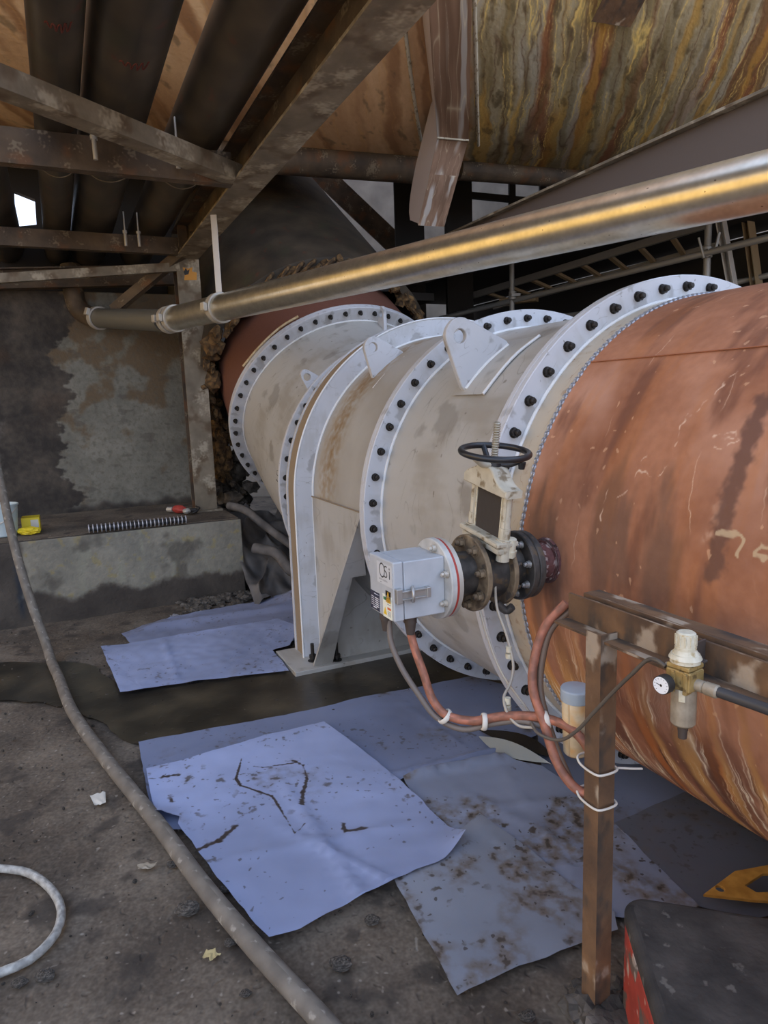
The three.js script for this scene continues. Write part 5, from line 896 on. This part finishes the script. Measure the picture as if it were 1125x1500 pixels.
{
  const pale = [172, 184, 220], grey = [150, 150, 160];
  sheet('bluish plastic sheet strip running under the cables from the bright sheet', [[-1.207, -3.058], [-0.948, -3.147], [-0.695, -3.229], [-0.432, -3.33], [-0.154, -3.471], [0.144, -3.569], [0.46, -3.692], [0.694, -3.504], [0.856, -3.1], [0.60, -2.93], [0.42, -2.79], [0.248, -2.749], [0.039, -2.655], [-0.256, -2.397], [-0.711, -2.339], [-0.905, -2.371], [-1.046, -2.683]], 0.004, { seed: 1, base: [148, 158, 188], amt: 0.5, blot: 0.5, tr: 0.2, folds: [[0.0, -2.68, 0.5, -2.86, 0.02, 0.02], [0.05, -3.4, 0.35, -2.85, 0.008, 0.006]] });
  sheet('grey plastic sheet under the rusty pipe beside the last flange', [[0.72, -3.2], [0.982, -3.233], [1.3, -3.0], [1.34, -2.5], [0.80, -2.27], [0.70, -2.472], [0.63, -2.68], [0.66, -2.9]], 0.005, { seed: 2, base: [132, 140, 162], amt: 0.5, blot: 0.4 });
  sheet('dark grey plastic sheet lying under the belly of the rusty pipe', [[0.788, -2.286], [1.13, -2.47], [1.6, -2.675], [1.6, -2.1], [1.359, -1.855], [1.048, -1.814], [0.915, -1.871], [0.863, -2.066]], 0.009, { seed: 3, base: [112, 115, 124], amt: 0.6, blot: 0.4 });
  sheet('muddy pale sheet in the middle, crumpled and stained along its left side', [[0.039, -2.64], [0.248, -2.735], [0.452, -2.80], [0.634, -2.70], [0.768, -2.424], [0.851, -2.094], [0.92, -1.868], [0.758, -1.801], [0.583, -1.853], [0.40, -2.10], [0.256, -2.2], [0.12, -2.35]], 0.012, { seed: 4, base: [150, 158, 178], amt: 0.95, blot: 0.95, folds: [[0.08, -2.66, 0.5, -2.78, 0.025, 0.03], [0.3, -2.5, 0.8, -1.95, 0.012, 0.009], [0.2, -2.4, 0.75, -2.45, 0.02, 0.008], [0.45, -2.75, 0.6, -1.9, 0.012, 0.006]] });
  sheet('mud speckled sheet nearest the rusty post, pointing at the camera', [[-0.01, -2.03], [0.16, -2.19], [0.32, -2.37], [0.433, -2.197], [0.545, -1.985], [0.652, -1.847], [0.638, -1.775], [0.451, -1.707], [0.285, -1.64], [0.147, -1.574], [0.104, -1.705], [0.035, -1.891]], 0.019, { seed: 5, base: [154, 160, 172], amt: 1.0, blot: 0.8, folds: [[0.32, -2.3, 0.52, -1.82, 0.008, 0.006]] });
  sheet('bright bluish sheet with muddy cracks and a curled corner, nearest the long hose', [[-1.07, -2.765], [-0.847, -2.882], [-0.595, -3.033], [-0.33, -3.15], [-0.139, -2.874], [0.036, -2.588], [0.157, -2.351], [0.246, -2.188], [0.135, -2.088], [-0.005, -2.013], [-0.135, -1.928], [-0.217, -1.874], [-0.294, -1.816], [-0.381, -1.789], [-0.5, -1.931], [-0.662, -2.147], [-0.812, -2.354], [-0.82, -2.40], [-0.91, -2.40]], 0.026, { seed: 6, base: pale, amt: 0.28, blot: 0.6, bump: 0.008, marks: [[0.006, [-0.666, -2.815], [-0.658, -2.66], [-0.63, -2.606], [-0.488, -2.523], [-0.406, -2.36], [-0.364, -2.268], [-0.335, -2.323]], [0.011, [-0.433, -2.782], [-0.386, -2.739], [-0.358, -2.64], [-0.364, -2.54], [-0.359, -2.446]], [0.011, [-0.708, -2.195], [-0.635, -2.244], [-0.592, -2.329]], [0.011, [-0.194, -2.327], [-0.181, -2.277], [-0.11, -2.289]], [0.006, [-0.6, -2.754], [-0.56, -2.74], [-0.431, -2.765], [-0.403, -2.786]], [0.013, [-0.974, -2.702], [-0.912, -2.708]], [0.013, [-0.894, -2.535], [-0.876, -2.5]]], curl: [[0.25, -2.19, 0.13, 0.05], [-0.9, -2.38, 0.12, 0.05]], folds: [[-0.45, -2.6, -0.12, -1.95, 0.018, 0.012], [-0.55, -2.15, 0.0, -2.3, 0.02, 0.006], [-0.36, -2.27, 0.0, -1.99, 0.014, 0.012]] });
  sheet('large pale sheet behind the valve base, reaching the concrete plinth', [[-1.881, -4.65], [-1.641, -5.0], [-1.2, -5.25], [-0.80, -5.42], [-0.60, -4.9], [-0.62, -4.4], [-0.76, -4.2], [-0.95, -4.0], [-1.253, -3.818], [-1.553, -4.166]], 0.004, { seed: 7, base: [158, 166, 196], amt: 0.35, blot: 0.4, bump: 0.014, curl: [[-0.75, -5.3, 0.35, 0.1]], folds: [[-1.7, -4.75, -0.8, -5.1, 0.06, 0.035]] });
  sheet('bright sheet lying over the rear sheet, its front edge by the wet ground', [[-1.908, -4.358], [-1.60, -4.45], [-1.25, -4.62], [-0.80, -4.8], [-0.62, -4.62], [-0.64, -4.25], [-0.74, -4.17], [-0.59, -3.83], [-0.9, -3.76], [-1.1, -3.72], [-1.491, -3.592]], 0.022, { seed: 8, base: pale, amt: 0.2, blot: 0.5, bump: 0.012, folds: [[-1.5, -4.4, -1.2, -3.7, 0.012, 0.01]] });
  // curled lip of torn film beside the last flange
  const lip = solo('torn_film', grid(24, 5, (s, t) => { const x = lerp(0.40, 0.675, s), z = lerp(-2.97, -2.70, s), w = 0.07 * Math.sin(Math.PI * Math.min(1, s * 1.05)); return [x - w * t * 0.7 - 0.537, 0.018 + 0.035 * Math.sin(Math.PI * s) * (1 - t), z + w * t * 0.7 + 2.835]; }), mat({ color: rgb(150, 152, 146), roughness: 0.45 }), 'curled strip of torn film by the last flange foot', 'film');
  lip.position.set(0.537, 0, -2.835);
  const hole = solo('mud_patch', grid(18, 4, (s, t) => { const w = 0.085 * Math.sin(Math.PI * s); return [lerp(-0.14, 0.15, s) + w * (t - 0.2), 0.031, lerp(-0.15, 0.13, s) - w * (t - 0.2), s, t]; }), M.wet, 'black wet mud showing through the torn sheet', 'mud'); hole.position.set(0.54, 0, -2.86);
  // wet ground along the valve foot
  const wp = [[-3.6, -4.15], [-2.457, -4.17], [-1.924, -4.12], [-1.5, -3.75], [-0.568, -3.9], [0.0, -4.35], [0.4, -4.35], [0.578, -3.80], [0.2, -3.5], [-0.192, -3.42], [-0.75, -3.15], [-1.208, -3.05], [-1.5, -3.3], [-1.9, -3.55], [-2.5, -3.62], [-3.6, -3.6]];
  const ws = new THREE.Shape(); ws.setFromPoints(new THREE.CatmullRomCurve3(wp.map(([x, z]) => V(x, 0, -z)), true, 'centripetal').getPoints(160).map((p) => new THREE.Vector2(p.x + 0.02 * noise(p.x * 9, p.z * 9), p.z + 0.03 * noise(p.x * 8 + 5, p.z * 8))));
  const wg = new THREE.ShapeGeometry(ws).rotateX(-Math.PI / 2).translate(0.5, 0, 3.7); boxUV(wg);
  const wet = solo('puddle', wg, mat({ map: tile(512, 1.6, (x, y) => mixc([42, 38, 31], [86, 76, 59], clamp(0.35 + 1.1 * fbm(x * 6, y * 6, 5, 6)))), roughness: 0.28, bumpMap: bumpDirt, bumpScale: 0.0015 }), 'dark wet muddy strip of ground along the valve foot', 'puddle'); wet.position.set(-0.5, 0.0035, -3.7);
}
{
  const hp = [[1.1, 0.029, 0.1], [0.5, 0.029, -0.6], [0.1, 0.029, -1.12], [-0.12, 0.029, -1.40], [-0.168, 0.029, -1.466], [-0.399, 0.029, -1.731], [-0.624, 0.029, -2.006], [-0.896, 0.03, -2.368], [-1.315, 0.03, -2.902], [-1.666, 0.03, -3.381], [-1.958, 0.03, -3.857], [-2.10, 0.032, -4.08], [-2.217, 0.085, -4.265], [-2.36, 0.339, -4.409], [-2.481, 0.565, -4.548], [-2.627, 0.842, -4.745], [-2.785, 1.108, -4.991], [-3.084, 1.7, -5.41], [-3.28, 2.15, -5.72], [-3.42, 2.3, -6.0]];
  const b = hp[0], g = thing('long_hose', 'thick grey brown hose running from the wall at left to the bottom edge', 'hose', [b[0], 0, b[2]]);
  part('hose', tube(hp.map((p) => [p[0] - b[0], p[1], p[2] - b[2]]), 0.029, 300, 16), M.hose, g);
  const lp = [[-3.2, 0.014, -2.0], [-2.4, 0.014, -1.98], [-1.75, 0.014, -2.12], [-1.448, 0.014, -2.163], [-1.375, 0.014, -2.159], [-1.267, 0.014, -2.133], [-1.142, 0.014, -2.043], [-1.062, 0.014, -1.941], [-1.037, 0.014, -1.842], [-1.065, 0.014, -1.754], [-1.129, 0.014, -1.709], [-1.187, 0.014, -1.677], [-1.4, 0.014, -1.6], [-1.9, 0.014, -1.2], [-2.5, 0.014, -0.9]];
  const k = thing('hose_loop', 'thin pale grey hose bent in a loop at the left edge', 'hose', [-1.1, 0, -1.9]);
  part('hose', tube(lp.map((p) => [p[0] + 1.1, p[1], p[2] + 1.9]), 0.0135, 120, 14), M.loop, k);
}
{ // things on the plinth
  const Y = 0.644;
  const b = thing('bucket', 'pale bucket at the left edge on the plinth', 'bucket', [-2.93, Y, -5.19]);
  part('shell', new THREE.LatheGeometry([[0, 0.0], [0.1, 0.0], [0.105, 0.01], [0.125, 0.23], [0.132, 0.232], [0.132, 0.245], [0.124, 0.245], [0.118, 0.235], [0.098, 0.012], [0, 0.012]].map((v) => new THREE.Vector2(...v)), 40), M.bucket, b);
  part('handle', tube([[-0.13, 0.215, 0], [-0.09, 0.13, 0.115], [0, 0.1, 0.135], [0.09, 0.13, 0.115], [0.13, 0.215, 0]], 0.004, 30, 8), M.clamp, b);
  const c = thing('yellow_carton', 'small yellow carton with a white label on the plinth', 'box', [-2.79, Y, -5.36], 0.4);
  part('carton', bx(-0.065, 0.065, 0.0, 0.11, -0.05, 0.05, 0.003), M.yellow, c); part('label', bx(0.0, 0.055, 0.03, 0.095, 0.0505, 0.0515, 0.0004), M.paper, c); part('flap', bx(-0.064, 0.064, 0.112, 0.116, -0.05, 0.045, 0.001).rotateX(0.06), M.yellow, c);
  const y = thing('yellow_pouch', 'crumpled yellow pouch in front of the yellow carton', 'pouch', [-2.73, Y, -5.2]);
  part('pouch', lump(0.075, 0.25, 2.5, 4, [1.15, 0.42, 0.6], 4).translate(0, 0.03, 0), M.yellow, y);
  // coil of spring wire
  const s = thing('coil_sleeve', 'ribbed metal coil sleeve lying along the front of the plinth', 'coil', [-1.93, Y + 0.032, -5.32]);
  const d = V(0.915, 0, -0.405).normalize(), qq = new THREE.Quaternion().setFromUnitVectors(V(0, 0, 1), d);
  for (let i = 0; i < 25; i++) { const o = part('ring', new THREE.TorusGeometry(0.029, 0.0048, 8, 22), M.silver, s); o.quaternion.copy(qq); o.position.copy(d.clone().multiplyScalar(-0.36 + i * 0.030)); }
  part('core', pipe(d.clone().multiplyScalar(-0.36).toArray(), d.clone().multiplyScalar(0.365).toArray(), 0.022, 18), M.dark, s, 'dark inner tube');
  // power tool
  const t = thing('power_tool', 'small red and black power tool by the column foot', 'tool', [-1.80, Y + 0.015, -5.98], -0.4);
  part('motor_housing', lump(0.05, 0.12, 2, 3, [1.5, 0.7, 0.75], 3).translate(0, 0.025, 0), M.red, t); part('grip', bx(0.05, 0.16, -0.01, 0.03, 0.0, 0.045, 0.012).rotateY(0.5), M.dark, t); part('chuck', toX(discZ(0.022, 0.0, 0.06, 18)).translate(-0.13, 0.02, 0), M.clamp, t); part('guard', lump(0.035, 0.15, 2, 3, [1, 0.7, 1], 8).translate(0.12, 0.02, 0.05), M.clamp, t);
  part('cord', tube([[0.12, 0.0, 0.03], [0.2, 0.01, 0.06], [0.22, 0.04, 0.0], [0.16, 0.05, -0.03]], 0.007, 24, 8), M.dark, t);
}
{ // torn lagging, rubble and tarpaulin beside the far flange
  const rub = [];
  for (let i = 0; i < 190; i++) { const k = rnd(), u = lerp(-1.02, -0.62, rnd()) - 0.0, v = lerp(-0.98, 0.1, k * k), w = -3.35 - rnd() * 0.5 - 0.3 * k; rub.push(shard(rr(0.03, 0.12), 1, rr(0.4, 1), rr(0.6, 1)).rotateY(rnd() * 6).rotateX(rnd() * 3).translate(u, v * (1 - (u + 1.02) * 0.2), w)); }
  const r = dsolo('rubble', merge(...rub), M.rock, 'grey heap of broken lining rubble between column and far flange', 'rubble'); r.userData.kind = 'stuff';
  const fr = [];
  for (let i = 0; i < 260; i++) { const v = rr(-0.1, 1.05), u = -1.0 + rr(-0.04, 0.12) + 0.02 * Math.sin(v * 9); fr.push(shard(rr(0.02, 0.075), rr(0.4, 1), rr(0.8, 2.4), rr(0.4, 1)).rotateZ(rr(-0.5, 0.5)).translate(u, v, -3.55 + rr(-0.15, 0.1) - 0.25 * Math.max(0, v))); }
  const f = dsolo('torn_insulation', merge(...fr), M.insul, 'ragged brown insulation hanging between the column and the lagged duct', 'insulation'); f.userData.kind = 'stuff';
  const tp = dsolo('tarpaulin', grid(70, 70, (s, t) => { const u = lerp(-1.02, -0.40, s), fold = ridge(s * 2.2 + t * 1.5 + 0.3 * noise(s * 3, t * 3), t * 2.2 - s * 1.1 + 3, 3), v = lerp(-0.40, -1.0, Math.pow(t, 1.1)) + 0.10 * fold * (1 - 0.4 * t) + 0.05 * noise(s * 4 + 2, t * 5) - 0.10 * s * (1 - t); return [u + 0.03 * noise(t * 5, s * 3), Math.max(v, -0.996), lerp(-3.4, -2.2, t) + 0.05 * noise(s * 6, t * 5 + 3), u, t]; }), M.tarp, 'dusty grey tarpaulin slumped in folds beside the plinth', 'tarpaulin');
  for (const [label, pts, r0] of [['thick fold of dark rolled sheet leaning on the tarpaulin', [[-1.0, -0.30, -3.0], [-0.9, -0.33, -2.85], [-0.78, -0.45, -2.68], [-0.6, -0.62, -2.5]], 0.035], ['limp grey cloth roll lying lower on the tarpaulin', [[-0.9, -0.62, -2.6], [-0.75, -0.66, -2.45], [-0.66, -0.8, -2.36], [-0.5, -0.86, -2.25]], 0.045]]) dsolo('cloth_roll', tube(pts, r0, 30, 12), M.tarp, label, 'cloth');
  const wall = []; 
  for (let i = 0; i < 60; i++) wall.push(lump(rr(0.02, 0.055), 0.4, 2.2, 2, [1, 0.55, 1], i).translate(rr(-1.55, -0.55), -0.995, rr(-2.62, -2.3)));
  const d = dsolo('crumbled_debris', merge(...wall), M.rock, 'line of crumbled grey debris at the foot of the plinth', 'debris'); d.userData.kind = 'stuff';
}
{ // front right corner
  const g = thing('red_block', 'red block with a sooty black rounded top in the bottom right corner', 'block', [0.768, 0, -1.275], 0.0); g.scale.y = 0.93;
  const corner = (x, y, r, a0, a1) => [...Array(9).keys()].map((i) => { const a = lerp(a0, a1, i / 8); return [x + r * Math.cos(a), y + r * Math.sin(a)]; });
  const topPts = [...corner(-0.15, -0.235, 0.055, Math.PI, Math.PI * 1.58), [0.3, -0.16], [0.5, -0.08], [0.5, 0.4], ...corner(-0.22, 0.34, 0.06, Math.PI / 2, Math.PI)];
  const body = plate(topPts, 0.26, 0.008).rotateX(Math.PI / 2).translate(0, 0.265, 0);
  part('body', body, M.redBlock, g);
  part('top', new THREE.ExtrudeGeometry(shape(topPts), { depth: 0.02, bevelEnabled: true, bevelThickness: 0.018, bevelSize: 0.022, bevelOffset: -0.02, bevelSegments: 5 }).rotateX(Math.PI / 2).translate(0, 0.305, 0), M.blackTop, g, 'sooty black top');
  const a = thing('angle_bracket', 'ochre steel bracket plate with round holes at the right edge', 'bracket', [1.06, 0.06, -1.85]);
  part('plate', plate([[-0.14, 0.0], [0.0, 0.09], [0.22, 0.13], [0.22, -0.06], [0.0, -0.03]], 0.008, 0.001, [circlePts(-0.08, 0.02, 0.013), [[0.0, 0.03], [0.08, 0.075], [0.16, 0.075], [0.1, 0.0], [0.02, 0.0]].reverse()]).rotateX(-Math.PI / 2 + 0.05), M.yellowPlate, a);
  const soil = []; for (let i = 0; i < 26; i++) { const q = rr(0, 6.28), r = rr(0.02, 0.13); soil.push(lump(rr(0.02, 0.05), 0.4, 2.3, 2, [1, 0.7, 1], i).translate(0.50 + r * Math.cos(q) * 1.1, 0.005, -1.50 + r * Math.sin(q))); }
  const so = solo('soil_mound', merge(...soil).translate(-0.5, 0, 1.5), M.rock, 'crumbly soil heaped round the foot of the rusty post', 'soil'); so.position.set(0.5, 0, -1.5); so.userData.kind = 'stuff';
}
{ // clods and scraps
  const C = [[-0.664, -1.939, 0.03, 'clod of earth left of the hose bend'], [-0.56, -2.03, 0.018, 'small clod beside the hose'], [-0.166, -1.705, 0.026, 'round clod below the bright sheet'], [-0.081, -1.868, 0.02, 'small clod at the bright sheet front corner'], [-1.06, -1.68, 0.018, 'grey clod by the hose loop'], [-1.0, -1.70, 0.022, 'brown clod touching the hose loop'], [-0.78, -2.16, 0.016, 'pebble between hose and paper scrap'], [-0.50, -1.80, 0.016, 'flat clod close to the long hose'], [-0.42, -1.62, 0.013, 'pebble right of the hose near the bottom'], [0.32, -1.52, 0.018, 'clod in front of the speckled sheet tip']];
  for (const [x, z, r, label] of C) { const o = solo('clod', lump(r, 0.3, 1.0, 2, [1.2, 0.6, 0.95], x * 40), M.rock, label, 'stone'); o.position.set(x, r * 0.35, z); }
  const sc = (x, z, w, d, a, m, label, name, cat) => { const o = solo(name, grid(6, 6, (s, t) => [(s - 0.5) * w * (1 - 0.3 * t), 0.006 + 0.008 * noise(s * 3 + x * 9, t * 3), (t - 0.5) * d + 0.01 * noise(s * 8, x)]), m, label, cat); o.position.set(x, 0, z); o.rotation.y = a; };
  sc(-1.204, -2.583, 0.06, 0.09, 0.5, M.paper, 'white scrap of paper left of the hose', 'paper_scrap', 'scrap');
  sc(-0.867, -2.158, 0.07, 0.03, 0.1, M.bowl, 'grey chip of board left of the hose', 'board_chip', 'scrap');
  sc(-0.545, -1.758, 0.05, 0.03, -0.4, M.woodScrap, 'yellowish wood chip left of the hose near the bottom', 'wood_chip', 'scrap');
  sc(-1.42, -5.12, 0.14, 0.05, 0.2, M.paper, 'torn white wrapper at the foot of the plinth', 'wrapper', 'scrap');
  sc(-1.62, -5.04, 0.08, 0.06, -0.5, M.silver, 'crumpled foil scrap left of the white wrapper', 'foil_scrap', 'scrap');
  const ge = new THREE.IcosahedronGeometry(1, 1), N = 1700, im = new THREE.InstancedMesh(ge, M.rock, N), m4 = new THREE.Matrix4(), q = new THREE.Quaternion(), col = new THREE.Color();
  for (let i = 0; i < N; i++) { const z = -1.2 - Math.pow(rnd(), 0.8) * 3.6, x = lerp(-3.2, 0.7, rnd()), s = 0.0018 + 0.0062 * Math.pow(rnd(), 4); q.setFromEuler(new THREE.Euler(rnd() * 6, rnd() * 6, rnd() * 6)); m4.compose(V(x, 0.001, z), q, V(s, s * 0.7, s * rr(0.8, 1.5))); im.setMatrixAt(i, m4); const k = rr(0.6, 1.5) * (rnd() > 0.93 ? 1.7 : 1); im.setColorAt(i, col.setRGB(k, k * 0.97, k * 0.92)); }
  im.name = 'gravel'; tag(im, 'scattered fine gravel on the dirt floor', 'gravel'); im.userData.kind = 'stuff'; im.castShadow = im.receiveShadow = true; scene.add(im);
}
renderer.render(scene, camera);
